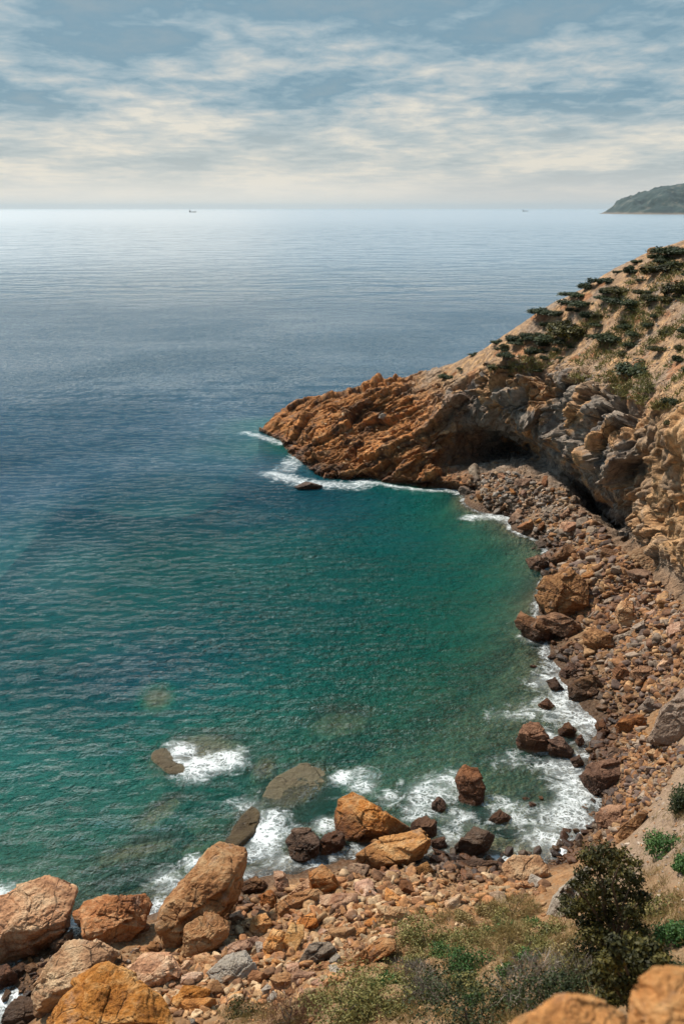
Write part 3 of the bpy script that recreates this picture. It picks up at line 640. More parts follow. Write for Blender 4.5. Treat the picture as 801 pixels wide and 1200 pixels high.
A, B_, G_, P_ = M_ORANGE, M_BROWN, M_GREY, M_PALE
HEROES = [
 ('big left edge boulder', 'huge tan boulder with a dark undercut front, cut by the left edge', A, [(-14,1062),(15,1040),(47,1027),(89,1045),(86,1060),(72,1076),(66,1102),(40,1128),(10,1131),(-16,1118)], dict(level=7)),
 ('rounded knobbly boulder', 'rounded knobbly brown boulder standing right of the huge tan boulder', A, [(91,1070),(105,1055),(150,1048),(165,1045),(177,1060),(171,1088),(146,1112),(125,1111),(105,1100)], dict(level=7, rough=1.25)),
 ('small wedge stone', 'small brown wedge stone jammed between the two largest left boulders', B_, [(58,1108),(84,1090),(86,1102),(66,1120)], {}),
 ('sloping orange boulder', 'orange boulder with a sloping roof shape below the rounded knobbly boulder', A, [(37,1167),(85,1099),(102,1102),(138,1118),(132,1136),(100,1152),(76,1176),(58,1189),(40,1178)], dict(level=7)),
 ('big bottom boulder', 'broad orange boulder with a dark bush on it at the bottom left', A, [(60,1195),(78,1165),(125,1128),(150,1140),(187,1172),(208,1222),(120,1240),(55,1225)], dict(level=7, sink=0)),
 ('ledge rock', 'blocky orange ledge rock behind the broad bottom boulder', A, [(150,1135),(170,1119),(202,1119),(213,1140),(200,1158),(172,1153)], {}),
 ('wet corner rock', 'wet brown rock at the left edge below the huge tan boulder', B_, [(-10,1135),(8,1131),(20,1142),(23,1155),(5,1162),(-12,1155)], {}),
 ('bottom corner boulder', 'dark brown boulder in the bottom left corner above the surf', B_, [(18,1172),(48,1171),(63,1185),(42,1208),(0,1214),(2,1196)], {}),
 ('round wet stone', 'round wet grey brown stone between the knobbly boulder and the leaning slab', B_, [(171,1112),(178,1103),(187,1104),(191,1113),(185,1119),(173,1118)], {}),
 ('leaning slab', 'tall leaning slab with a lit top and dark face above the waterline', A, [(186,1067),(252,990),(285,998),(285,1020),(273,1060),(250,1076),(215,1097),(195,1119),(191,1100)], dict(level=7, p=24)),
 ('split tan boulder', 'split tan boulder leaning on the foot of the leaning slab', A, [(212,1116),(218,1086),(235,1070),(255,1071),(269,1080),(266,1097),(248,1113),(228,1123)], dict(level=7)),
 ('small leaning stone', 'small narrow stone leaning between the slab and the split boulder', A, [(262,1070),(274,1059),(278,1069),(268,1083)], {}),
 ('pale grey slab', 'pale grey streaked slab lying among the orange rubble', P_, [(243,1140),(265,1122),(286,1116),(301,1140),(296,1150),(270,1153),(250,1147)], dict(level=7)),
 ('long tan wedge', 'long tan wedge stone resting just above the pale grey slab', A, [(258,1111),(300,1097),(306,1104),(290,1115),(268,1122)], {}),
 ('flat shaded rock', 'flat topped brown rock in shade right of the leaning slab', B_, [(281,1036),(300,1027),(316,1039),(306,1049),(285,1048)], {}),
 ('upright tan stone', 'upright narrow tan stone at the edge of the white surf', A, [(321,1022),(332,1021),(339,1040),(330,1048),(322,1037)], {}),
 ('pointed tan stone', 'pointed tan stone right of the upright narrow stone', A, [(338,1047),(361,1029),(366,1037),(350,1050)], {}),
 ('long tan slab', 'long flat tan slab in the middle of the near rubble', A, [(323,1060),(345,1048),(372,1042),(380,1049),(360,1062),(336,1073),(324,1071)], dict(level=7)),
 ('squat tan stone', 'squat tan stone left of the long flat tan slab', A, [(304,1050),(317,1041),(324,1053),(319,1066),(306,1063)], {}),
 ('cube shaped stone', 'cube shaped tan stone below the long flat tan slab', A, [(346,1085),(352,1075),(368,1071),(373,1084),(361,1093)], {}),
 ('grey capped stone', 'brown stone with a grey top right of the pale grey slab', G_, [(349,1127),(363,1108),(385,1104),(396,1114),(376,1123),(356,1133)], {}),
 ('squarish flat stone', 'squarish flat orange stone just right of the pale grey slab', A, [(317,1146),(335,1138),(351,1148),(341,1159),(321,1159)], {}),
 ('low orange wedge', 'low orange wedge stone right of the broad bottom boulder', A, [(200,1176),(214,1154),(246,1161),(241,1176),(215,1184)], {}),
 ('blocky tan stone', 'blocky tan stone left of the cube shaped stone', A, [(293,1078),(311,1071),(321,1084),(306,1099),(293,1091)], {}),
 ('tilted brown stone', 'tilted brown stone between the blocky tan stone and the grey capped stone', A, [(309,1107),(320,1088),(336,1094),(331,1121),(311,1126)], {}),
 ('twin peaked boulder', 'large orange boulder with a lit flat top at the water, mid shore', A, [(395,952),(399,938),(412,931),(434,940),(480,972),(476,987),(430,992),(399,977)], dict(level=7)),
 ('long pale boulder', 'long smooth pale orange boulder lying in front of the flat topped one', A, [(416,1004),(440,985),(490,972),(503,984),(501,1000),(460,1018),(424,1025)], dict(level=7, rough=.7)),
 ('dark block by surf', 'dark brown block behind the right end of the long pale boulder', B_, [(481,965),(499,956),(511,964),(509,979),(495,987),(481,977)], {}),
 ('rusty cube boulder', 'rusty cube shaped boulder standing beside the surf', B_, [(335,986),(345,972),(363,969),(373,985),(370,1009),(345,1011)], dict(level=7)),
 ('rusty trapezoid boulder', 'rusty four sided boulder just right of the cube shaped boulder', B_, [(374,1003),(376,986),(385,976),(401,975),(404,990),(389,1004)], {}),
 ('dark pointed boulder', 'dark angular boulder with one pointed end, alone at the surf edge', B_, [(533,994),(555,969),(578,980),(573,995),(551,1009),(535,1006)], dict(level=7)),
 ('little round wave rock', 'little round dark rock in the waves left of the tall standing rock', B_, [(506,941),(513,933),(521,938),(522,948),(515,954),(507,952)], {}),
 ('tall standing rock', 'tall dark rock with an orange lit side standing in the water', B_, [(533,912),(543,898),(559,900),(568,925),(566,940),(551,948),(540,940)], dict(level=7)),
 ('low awash rock', 'low brown rock awash below right of the tall standing rock', B_, [(571,961),(585,949),(598,958),(591,966),(575,967)], {}),
 ('domed tan boulder', 'domed tan boulder at the top of the rubble by the scrub', A, [(588,1012),(605,1003),(630,1004),(643,1020),(640,1033),(615,1036),(592,1027)], dict(level=7)),
 ('angular tan block', 'angular tan block below the rusty cube boulder', A, [(363,1022),(378,1014),(392,1028),(403,1041),(390,1049),(365,1043)], {}),
 ('small rusty block', 'small rusty block touching the right end of the long pale boulder', B_, [(504,985),(520,981),(524,992),(508,997)], {}),
 ('thin dark slab', 'thin dark slab wedged below the small rusty block', B_, [(506,994),(520,998),(533,1008),(518,1008)], {}),
 ('long thin ledge', 'long thin dark ledge below the dark pointed boulder', B_, [(534,1008),(580,1009),(588,1020),(552,1018)], {}),
 ('brown knob', 'brown knob of rock below right of the long pale boulder', B_, [(486,1017),(500,1010),(508,1021),(496,1030)], {}),
 ('broad tan plate', 'broad flat tan plate of rock lying below the rubble by olive scrub', A, [(399,1130),(445,1100),(462,1102),(461,1113),(430,1130),(412,1136)], dict(level=7)),
 ('sunlit tan plate', 'sunlit tan plate of rock in the upper rubble left of yellow scrub', A, [(441,1061),(470,1064),(487,1074),(466,1084),(446,1074)], {}),
 ('pale diagonal slab', 'pale pinkish slab leaning diagonally at the left of the tree', P_, [(635,1078),(650,1050),(680,1020),(693,1014),(685,1035),(660,1068),(645,1081)], dict(level=7)),
 ('long rusty slab', 'long rusty slab resting against the pale gully above the tree', B_, [(715,986),(728,969),(750,950),(758,953),(746,972),(730,987)], {}),
 ('orange surf block', 'orange block at the top of the surf above the tree', A, [(694,979),(705,971),(714,981),(711,993),(697,994)], {}),
 ('big dark wet boulder', 'big dark wet boulder at the right side of the surf', B_, [(679,909),(694,896),(720,891),(729,905),(723,928),(700,934),(685,923)], dict(level=7)),
 ('low dark wet boulder', 'low dark wet boulder just below the big dark wet boulder', B_, [(698,953),(712,943),(731,944),(736,960),(720,971),(701,965)], {}),
 ('twin sea rock', 'dark brown sea rock, left and larger of a joined pair in surf', B_, [(604,868),(615,847),(630,847),(641,862),(643,880),(620,885),(606,879)], dict(level=7)),
 ('twin sea rock tail', 'lower right half of the joined pair of dark sea rocks', B_, [(640,868),(655,863),(671,879),(666,892),(645,885)], {}),
 ('small surf knob', 'small dark knob at the right tail of the joined sea rocks', B_, [(667,890),(678,884),(683,895),(675,902)], {}),
 ('six sided sea rock', 'small six sided brown rock ringed by white foam', B_, [(654,856),(665,846),(674,855),(671,865),(658,867)], {}),
 ('narrow foam rock', 'narrow upright brown rock in thick foam left of the wet block', B_, [(696,850),(706,842),(713,859),(706,867)], {}),
 ('pebble shaped sea rock', 'small egg shaped rock just below the six sided rock', B_, [(673,868),(680,860),(685,869),(678,877)], {}),
 ('brown beach block', 'broad brown block at the foam edge below the grey beach stone', B_, [(720,851),(735,838),(752,839),(756,851),(736,863),(723,861)], {}),
 ('grey beach stone', 'smooth grey stone lying flat where the foam meets the beach', G_, [(746,831),(758,820),(779,821),(776,835),(755,839)], {}),
 ('grey tan outcrop', 'large grey and tan outcrop at the right edge above the beach', M_OUT, [(758,863),(775,834),(800,808),(834,800),(834,858),(800,872)], dict(level=7)),
 ('largest beach boulder', 'largest brown boulder on the far beach, with a ribbed face', B_, [(628,689),(640,675),(668,667),(681,680),(689,705),(687,728),(665,729),(640,716),(630,703)], dict(level=7)),
 ('lying log shaped rock', 'long low brown rock lying at the foot of the largest beach boulder', B_, [(628,722),(650,719),(682,733),(679,746),(655,744),(632,733)], {}),
 ('outermost block', 'brown block reaching farthest into the water by the largest beach boulder', B_, [(605,729),(612,718),(630,728),(649,740),(646,752),(630,756),(608,740)], {}),
 ('low shore rock', 'low dark rock at the waterline behind the largest beach boulder', B_, [(616,656),(630,651),(643,660),(640,669),(622,669)], {}),
 ('tilted shore rock', 'tilted orange brown rock on the beach just below the caves', B_, [(642,656),(662,637),(677,645),(673,659),(650,667)], {}),
 ('flat orange beach rock', 'flat orange rock behind the right shoulder of the largest beach boulder', A, [(674,679),(690,668),(706,667),(715,680),(705,689),(680,690)], {}),
 ('lone foam boulder', 'lone dark boulder standing in the middle of the white foam', B_, [(666,806),(680,792),(698,789),(705,805),(701,818),(680,824),(668,819)], dict(level=7)),
 ('low foam rock', 'low brown rock just above the lone dark foam boulder', B_, [(654,788),(668,779),(681,785),(676,795),(660,796)], {}),
 ('small outlying rock', 'small dark rock farthest left in the foam', B_, [(629,826),(640,819),(649,827),(640,834)], {}),
 ('flat foam rock', 'small flat dark rock left of the lone foam boulder', B_, [(639,798),(650,794),(657,803),(663,811),(648,811)], {}),
 ('dark pile rock', 'dark brown rock at the waterline right of the log shaped rock', B_, [(682,743),(695,735),(716,744),(719,760),(700,767),(685,756)], {}),
 ('upright orange stone', 'upright orange stone standing in the middle of the far beach', A, [(721,716),(728,705),(740,703),(743,725),(736,739),(723,736)], {}),
 ('rounded beach stone', 'rounded rusty stone at the top of the foam, right of its neighbour', B_, [(736,790),(748,781),(766,784),(763,800),(745,805)], {}),
 ('squat beach stone', 'squat dark stone at the top of the foam, left of a rusty one', B_, [(717,786),(728,777),(737,789),(731,801),(719,800)], {}),
 ('hilltop rock', 'single reddish rock standing on the skyline of the hill', A, [(756,300),(759,291),(767,289),(771,298)], dict(level=5)),
 ('low tip rocks', 'flat black rock awash in foam off the point', B_, [(344,571),(358,565),(378,569),(371,575)], dict(level=5)),
 ('pale point stone', 'small pale stone perched on the orange point', P_, [(443,490),(447,484),(454,487),(452,492)], dict(level=5)),
]
for ref, label, mat, out, kw in HEROES: hero(ref, label, mat, out, **kw)
# two blurred rocks right in front of the photographer
hero('foreground lump', 'large blurred orange rock in the bottom right corner, nearest of all', M_NEAR, [(735,1182),(739,1162),(752,1144),(778,1136),(812,1137),(850,1150),(860,1260),(738,1260)], dist=6.4, level=7, depth=.8, sink=.3, p=10)
hero('foreground ridge', 'blurred low orange rock ridge along the bottom, left of nearest rock', M_NEAR, [(583,1206),(604,1193),(640,1178),(688,1169),(718,1175),(724,1188),(740,1200),(745,1260),(600,1260)], dist=6.3, level=7, depth=.9, sink=.3, p=10, rough=1.3)

# rocks under the surface
for ref, label, outline, zt in SUBMERGED:
    rng = np.random.default_rng(int(outline[0][0] * 7 + outline[0][1]))
    W = np.array([Z(a, b, zt) for a, b in outline]); c = W.mean(0); w = W - c
    hgt = 1.3; planes = []
    for k in range(len(w)):
        a, b = w[k, :2], w[(k + 1) % len(w), :2]; e = b - a; nn = unit([e[1], -e[0]])
        if nn @ a < 0: nn = -nn
        planes.append((unit([nn[0], nn[1], rng.uniform(.05, .5)]), max(0.15, nn @ a)))
    top = 0.35
    planes += [(unit([rng.uniform(-.12, .12), rng.uniform(-.12, .12), 1]), top), (np.array([0, 0, -1.0]), 1.6)]
    D, Fc = ico(6); V = D * polytope(D, planes, 14)[:, None]
    V = roughen(V, 1.0, rng, 0.8)
    base = V[:, 2].min(); m = mesh_np('submerged_rock', V - [0, 0, base], Fc)
    o = link('submerged_rock', m, M_OLIVE); o.location = c + np.array([0, 0, base - top])
    tag(o, label, 'rock', 'rocks under the surface of the bay'); ROCKS.append((o, ref, to_px(c)))

# rubble: individual stones
def stone_verts(rng, level, p=40):
    D, Fc = ico(level)
    planes = [(unit(rng.normal(size=3)), rng.uniform(.45, .92)) for _ in range(8)] + [(unit(v), .95) for v in ((1,0,0),(-1,0,0),(0,1,0),(0,-1,0),(0,0,1),(0,0,-1))]
    V = D * polytope(D, planes, p)[:, None]
    return V * np.array([1, rng.uniform(.62, .95), rng.uniform(.42, .75)]), Fc
def inside(poly, x, y):
    c = False; n = len(poly)
    for k in range(n):
        (x0, y0), (x1, y1) = poly[k], poly[k - 1]
        if (y0 > y) != (y1 > y) and x < (x1 - x0) * (y - y0) / (y1 - y0) + x0: c = not c
    return c
def sample(poly, rng):
    xs = [p[0] for p in poly]; ys = [p[1] for p in poly]
    while True:
        x, y = rng.uniform(min(xs), max(xs)), rng.uniform(min(ys), max(ys))
        if inside(poly, x, y): return x, y
Z_FAR = [(632,640),(660,610),(700,615),(735,662),(785,705),(830,750),(830,800),(795,812),(770,830),(745,800),(715,775),(690,750),(690,700),(640,660)]
Z_TALUS = [(690,640),(700,618),(740,655),(790,700),(830,730),(830,780),(800,760),(740,720)]
Z_MID = [(745,845),(760,868),(800,872),(820,880),(790,905),(765,940),(735,965),(715,990),(690,985),(735,920),(728,895),(690,880),(720,868)]
Z_NEAR = [(160,1110),(200,1120),(270,1055),(330,1045),(410,1015),(420,1026),(520,1008),(600,1030),(640,1035),(640,1050),(560,1060),(500,1075),(470,1090),(430,1130),(400,1150),(360,1170),(280,1180),(230,1200),(190,1180)]
Z_CAVE = [(540,580),(552,558),(590,553),(640,566),(660,580),(690,605),(700,625),(640,638),(610,618),(590,606)]
Z_WET = [(622,640),(660,640),(700,750),(765,830),(740,900),(740,960),(705,1005),(560,1028),(480,1022),(470,1004),(560,998),(640,998),(685,960),(685,900),(712,840),(678,800),(638,745)]
Z_SURF = [(610,770),(690,770),(740,820),(700,890),(680,940),(700,990),(640,1000),(580,990),(640,900),(625,840)]
Z_LEFT = [(0,1130),(60,1110),(160,1115),(190,1120),(160,1140),(60,1180),(10,1180)]
MAT_SETS = {'far': [B_, B_, A, A, B_, G_], 'mid': [B_, A, B_, G_], 'near': [A, A, A, A, A, B_, A, P_, A], 'cave': [B_, G_, A, B_, A, B_], 'surf': [B_], 'left': [B_, A]}
protos = {}
def proto(mat, k):
    if (mat.name, k) not in protos:
        rng = np.random.default_rng(k * 31 + 5); V, Fc = stone_verts(rng, 5)
        V = roughen(V, 0.75, rng, 0.8)
        m = mesh_np('stone', V, Fc, smooth=False); m.materials.append(mat); protos[(mat.name, k)] = m
    return protos[(mat.name, k)]
COLWORD = {M_ORANGE.name: 'orange tan', M_BROWN.name: 'rusty brown', M_GREY.name: 'grey', M_PALE.name: 'pale'}
STONES = []
rng = np.random.default_rng(21)
taken = [(c[0], c[1], math.sqrt(max(1, np.ptp([to_px(o.matrix_basis @ Vector(b))[0] for b in o.bound_box]))) ) for o, r, c in ROCKS]
def scatter(zone, polygon, count, smin, smax, grp):
    made = 0; tries = 0
    while made < count and tries < count * 30:
        tries += 1
        px, py = sample(polygon, rng)
        h = hit(px, py, water=True)
        s = smin * (smax / smin) ** (rng.random() ** 1.6)            # diameter in photograph pixels
        if any((px - a) ** 2 + (py - b) ** 2 < (0.42 * (s + c)) ** 2 for a, b, c in taken): continue
        if any(abs(px - c[0]) < 0.42 * q[0] and abs(py - c[1]) < 0.42 * q[1] for c, q in HEROBOX): continue
        taken.append((px, py, s))
        r = 0.5 * s * h[1] / F_PX * 1.25
        mat = MAT_SETS[zone][rng.integers(len(MAT_SETS[zone]))]
        o = link('stone', proto(mat, int(rng.integers(9))))
        o.scale = (r * rng.uniform(.9, 1.15),) * 3
        e = rng.uniform(-.35, .35, 2); nrm = h[2]
        o.rotation_euler = (e[0], e[1], rng.uniform(0, 6.28))
        o.rotation_euler = (Vector((0, 0, 1)).rotation_difference((Vector((0, 0, 1)) + nrm * .7).normalized()).to_matrix() @ o.rotation_euler.to_matrix()).to_euler()
        o.location = h[0] + Vector((0, 0, r * rng.uniform(.05, .22)))
        STONES.append((o, mat, (px, py), s, grp)); made += 1
HEROBOX = []
for (ref, label, mat, out, kw) in HEROES:
    O = np.array(out); HEROBOX.append((((O[:, 0].max() + O[:, 0].min()) / 2, (O[:, 1].max() + O[:, 1].min()) / 2), (np.ptp(O[:, 0]), np.ptp(O[:, 1]))))
scatter('far', Z_FAR, 66, 9, 34, 'stones on the far beach')
scatter('mid', Z_MID, 34, 7, 20, 'stones below the grey outcrop')
scatter('near', Z_NEAR, 84, 10, 36, 'stones of the near rubble slope')
scatter('cave', Z_CAVE, 40, 7, 22, 'stones under the caves')
scatter('surf', Z_SURF, 10, 6, 12, 'stones awash in the surf')
scatter('left', Z_LEFT, 14, 7, 18, 'stones between the left boulders')
def direction(dx, dy):
    a = math.degrees(math.atan2(-dy, dx)) % 360
    return ['right of', 'up and right of', 'straight above', 'up and left of', 'left of', 'down and left of', 'straight below', 'down and right of'][int((a + 22.5) // 45) % 8]
ORD = ['nearest', 'second', 'third', 'fourth', 'fifth', 'sixth', 'seventh', 'eighth', 'ninth', 'tenth', 'eleventh', 'twelfth']
def name_by_neighbours(items, refs, noun):
    """label every item by its bearing and rank from the most telling thing near it"""
    book = {}
    for it in items:
        (px, py) = it[2]
        ref, c = min(((r, c) for r, c in refs), key=lambda rc: (rc[1][0] - px) ** 2 + (rc[1][1] - py) ** 2)
        key = (ref, direction(px - c[0], py - c[1]), noun(it)); book.setdefault(key, []).append((math.hypot(px - c[0], py - c[1]), it))
    for (ref, dr, word), lst in book.items():
        lst.sort(key=lambda q: q[0])
        for k, (_, it) in enumerate(lst):
            it[0]['label'] = f"{ORD[min(k, 11)] + ' ' if len(lst) > 1 else ''}{word} {dr} the {ref}"
name_by_neighbours(STONES, [(r, c) for o, r, c in ROCKS if 'submerged' not in r], lambda it: f"{'chunky' if it[3] > 15 else 'small' if it[3] > 9.5 else 'tiny'} {COLWORD[it[1].name]} stone")
for o, mat, c, s, g in STONES: o['category'] = 'stone'; o['group'] = g

# shingle: too many to count
T_OR = np.array([[.42, .20, .08], [.50, .29, .14], [.36, .16, .065], [.52, .35, .20], [.24, .12, .06]])
T_BR = np.array([[.26, .12, .05], [.34, .17, .075], [.18, .09, .05], [.30, .22, .16], [.40, .23, .11], [.15, .10, .08]])
T_GR = np.array([[.26, .20, .15], [.34, .22, .13], [.18, .13, .10], [.36, .30, .25], [.28, .15, .08]])
T_PA = np.array([[.46, .33, .22], [.36, .28, .22], [.50, .40, .31], [.40, .20, .09]])
def shingle(name, specs, pal, label):
    VV, FF, TT, off = [], [], [], 0
    for polygon, n, smin, smax in specs:
        for _ in range(n):
            px, py = sample(polygon, rng); h = hit(px, py)
            if h[0].z < 0.004 and rng.random() < .7: continue
            s = smin * (smax / smin) ** (rng.random() ** 1.9); r = 0.5 * s * h[1] / F_PX * 1.2
            V, Fc = SMALL[rng.integers(len(SMALL))]
            rot = np.array(Matrix.Rotation(rng.uniform(0, 6.28), 3, 'Z') @ Matrix.Rotation(rng.uniform(-.5, .5), 3, 'X') @ Matrix.Rotation(rng.uniform(-.5, .5), 3, 'Y'))
            VV.append(V @ rot.T * r + np.array(h[0]) + [0, 0, r * .15]); FF.append(Fc + off); off += len(V)
            TT.append(np.broadcast_to(pal[rng.integers(len(pal))] * rng.uniform(.65, 1.25), V.shape))
    m = mesh_np(name, np.concatenate(VV), np.concatenate(FF), smooth=False); cattr(m, 'tint', np.concatenate(TT))
    kind(link(name, m, M_RUBBLE), 'stuff', label)
SMALL = [stone_verts(np.random.default_rng(k), 3, 30) for k in range(14)]
Z_SLOPE = [(220,1200),(300,1120),(400,1090),(470,1060),(600,1030),(660,1060),(640,1130),(600,1200)]
Z_GULLY = [(740,960),(800,890),(830,900),(830,1010),(800,1090),(740,1060),(720,1010)]
Z_HILL = [(560,440),(640,400),(700,360),(760,310),(830,280),(830,480),(760,480),(700,455),(640,435)]
Z_PROM = [(340,500),(430,465),(510,440),(540,480),(545,560),(480,560),(400,545),(360,520)]
shingle('rubble_gravel', [(Z_NEAR, 2600, 2.2, 15), (Z_SLOPE, 900, 1.8, 7)], T_OR, 'orange gravel and chips between the near rocks')
shingle('beach_shingle', [(Z_FAR, 3200, 2.2, 14), (Z_MID, 1300, 2.2, 12), (Z_LEFT, 350, 2, 9), (Z_WET, 1900, 2.5, 14), (Z_TALUS, 900, 2.2, 11)], T_BR, 'brown shingle of the far beach')
shingle('cave_debris', [(Z_CAVE, 1300, 1.8, 9)], T_GR, 'grey broken stone under the caves')
shingle('hillside_stones', [(Z_HILL, 1300, 1.0, 3.6), (Z_GULLY, 250, 2, 6)], T_PA, 'small pale stones strewn over the hillside')
shingle('point_chips', [(Z_PROM, 300, 1.2, 5)], T_OR, 'loose orange stones on the point')
# ------------------------------------------------------------------ plants
def leaf_mesh(name, centres, radii, n, size, rng, flat=0.75, style='leaf', shell=0.55):
    """n small leaf faces through the volume of several lobes; 'twig' makes thin blades fanning outward"""
    centres = np.asarray(centres, float); radii = np.asarray(radii, float)
    vol = radii[:, 0] * radii[:, 1]; pick = rng.choice(len(centres), n, p=vol / vol.sum())
    d = rng.normal(size=(n, 3)); d /= np.linalg.norm(d, axis=1)[:, None]
    r = (shell + (1 - shell) * rng.random(n)) * (1 + 0.18 * rng.normal(size=n))
    P = centres[pick] + d * radii[pick] * r[:, None]
    P = P + 0.10 * radii[pick] * np.stack([fbm(P * 2.5 / radii.mean() + k * 9, 3) for k in range(3)], -1) * 2
    nrm = d + rng.normal(size=(n, 3)) * 0.8 + np.array([0, 0, .4]); nrm /= np.linalg.norm(nrm, axis=1)[:, None]
    if style == 'twig': a = d + rng.normal(size=(n, 3)) * .45 + [0, 0, .5]
    else: a = rng.normal(size=(n, 3))
    a -= nrm * (a * nrm).sum(1)[:, None] * (0 if style == 'twig' else 1); a /= np.linalg.norm(a, axis=1)[:, None]
    b = np.cross(nrm, a); b /= np.linalg.norm(b, axis=1)[:, None]
    s = size * rng.uniform(.45, 1.55, n)[:, None]; L, W = (2.6, .16) if style == 'twig' else (1.0, .52)
    V = np.stack([P - a * s * L * .5, P + b * s * W * .5, P + a * s * L * .5, P - b * s * W * .5], 1).reshape(-1, 3)
    m = mesh_np(name, V, np.arange(4 * n).reshape(n, 4), smooth=False)
    lobev = rng.uniform(-.22, .22, len(centres))
    attr(m, 'leafvar', np.repeat(np.clip(rng.random(n) * .7 + .15 + lobev[pick], 0, 1), 4))
    return m
def tube(bm_v, bm_f, pts, radii, seg=7):
    pts = [np.asarray(p, float) for p in pts]; off = len(bm_v)
    for k, p in enumerate(pts):
        t = unit(pts[min(k + 1, len(pts) - 1)] - pts[max(k - 1, 0)]); u = unit(np.cross(t, [0.3, 0.2, 1] if abs(t[2]) < .9 else [1, 0, 0])); v = np.cross(t, u)
        for j in range(seg):
            an = 2 * math.pi * j / seg; bm_v.append(p + (u * math.cos(an) + v * math.sin(an)) * radii[k])
    for k in range(len(pts) - 1):
        for j in range(seg):
            a, b = off + k * seg + j, off + k * seg + (j + 1) % seg; bm_f.append((a, b, b + seg, a + seg))
def limbs(ends, rng, r0, wig=0.12):
    Vs, Fs = [], []
    for e in ends:
        e = np.asarray(e, float); L = np.linalg.norm(e); mid = [e * t * np.array([t ** .4, t ** .4, 1]) + rng.normal(size=3) * wig * L * .5 * (t > 0) for t in (0, .25, .5, .75)] + [e]
        tube(Vs, Fs, mid, [r0 * (1 - .8 * t) for t in (0, .25, .5, .75, 1)])
    return mesh_np('stem', np.array(Vs), np.array(Fs))

# hillside bushes: px, base py, width px, height px
HILL = [(525,446,20,13),(601,402,24,15),(556,418,13,8),(581,404,18,11),(590,412,16,9),(594,420,20,11),(611,406,24,12),(586,436,27,14),(598,442,9,6),(633,437,16,10),(640,422,13,9),
 (641,384,17,12),(641,371,40,15),(624,402,24,17),(669,400,52,31),(648,406,36,20),(678,361,35,15),(676,350,34,13),(706,334,31,14),(725,321,13,8),(747,309,12,9),(725,345,27,13),(716,355,34,14),(737,362,36,22),(763,355,24,16),(774,326,55,24),
 (787,352,36,30),(791,301,38,18),(717,402,40,17),(737,386,24,11),(747,396,24,13),(759,384,22,11),(775,413,25,12),(731,418,14,10),(741,408,18,12),(740,446,56,34),(765,458,16,12),(787,476,19,17),(797,425,15,14),(784,498,13,9),(797,412,13,12),
 (671,408,9,6),(660,420,13,5),(541,433,12,5),(610,430,8,5),(700,372,20,9),(752,330,16,8),(768,372,16,8),(690,395,12,6),(812,395,30,20),(815,330,40,24),(820,440,24,16),(818,300,36,16)]
HPROTO = []
for k in range(5):
    r_ = np.random.default_rng(60 + k); nl = 7
    c = np.stack([r_.uniform(-.36, .36, nl), r_.uniform(-.36, .36, nl), r_.uniform(.12, .32, nl)], -1)
    rad = np.stack([r_.uniform(.16, .26, nl)] * 2 + [r_.uniform(.13, .24, nl)], -1)
    m = leaf_mesh('bush', c, rad, 4200, .07, r_, shell=.5); m.materials.append([L_DARK, L_DARK, L_OLIVE, L_DARK, L_GREEN][k]); HPROTO.append(m)
hill_items = []
r_ = np.random.default_rng(77)
for k, (px, py, w, h) in enumerate(HILL):
    ht = hit(px, py - h * .25, water=False)
    if ht is None: continue
    q = ht[1] / F_PX
    o = link('bush', HPROTO[int(r_.choice([0, 0, 1, 1, 3, 3, 2]))]); o.location = ht[0] + Vector((0, 0, -.12))
    o.scale = (w * q * 1.15, w * q * 1.15 * r_.uniform(.8, 1.2), h * q * 1.0); o.rotation_euler = (0, 0, r_.uniform(0, 6.28))
    o['category'] = 'bush'; o['group'] = 'bushes on the hillside'; hill_items.append((o, None, (px, py), w))
exr = np.random.default_rng(123)
Z_UP = [(570,412),(640,362),(700,326),(770,296),(830,280),(830,420),(760,400),(700,420),(640,425)]
for k in range(46):
    px, py = sample(Z_UP, exr); ht = hit(px, py, water=False)
    if ht is None: continue
    w = exr.uniform(7, 20); q = ht[1] / F_PX
    o = link('bush', HPROTO[int(exr.choice([0, 1, 3, 2]))]); o.location = ht[0] + Vector((0, 0, -.12)); o.scale = (w * q * 1.3, w * q * 1.3, w * q * exr.uniform(.6, .95)); o.rotation_euler = (0, 0, exr.uniform(0, 6.28))
    o['category'] = 'bush'; o['group'] = 'bushes on the hillside'; hill_items.append((o, None, (px, py), w))
HREF = [('long bush on the slope', (717, 396)), ('bush mass near the edge', (620, 402)), ('largest hillside bush', (669, 392)), ('broad bush over the cliff', (740, 432)), ('skyline rock', (763, 295)), ('long bush near the crest', (774, 316))]
special = {(669,400): 'largest dark bush mass in the middle of the hillside', (740,446): 'broad dark bush alone above the cliff on the right', (774,326): 'long dark bush just under the crest right of the skyline rock', (525,446): 'round dark bush at the left end of the hillside where the point begins'}
rest = []
for it in hill_items:
    if it[2] in [(a, b) for a, b in special]: it[0]['label'] = special[it[2]]
    else: rest.append(it)
name_by_neighbours(rest, HREF, lambda it: f"{'wide' if it[3] > 30 else 'mid sized' if it[3] > 17 else 'small'} dark hillside bush")

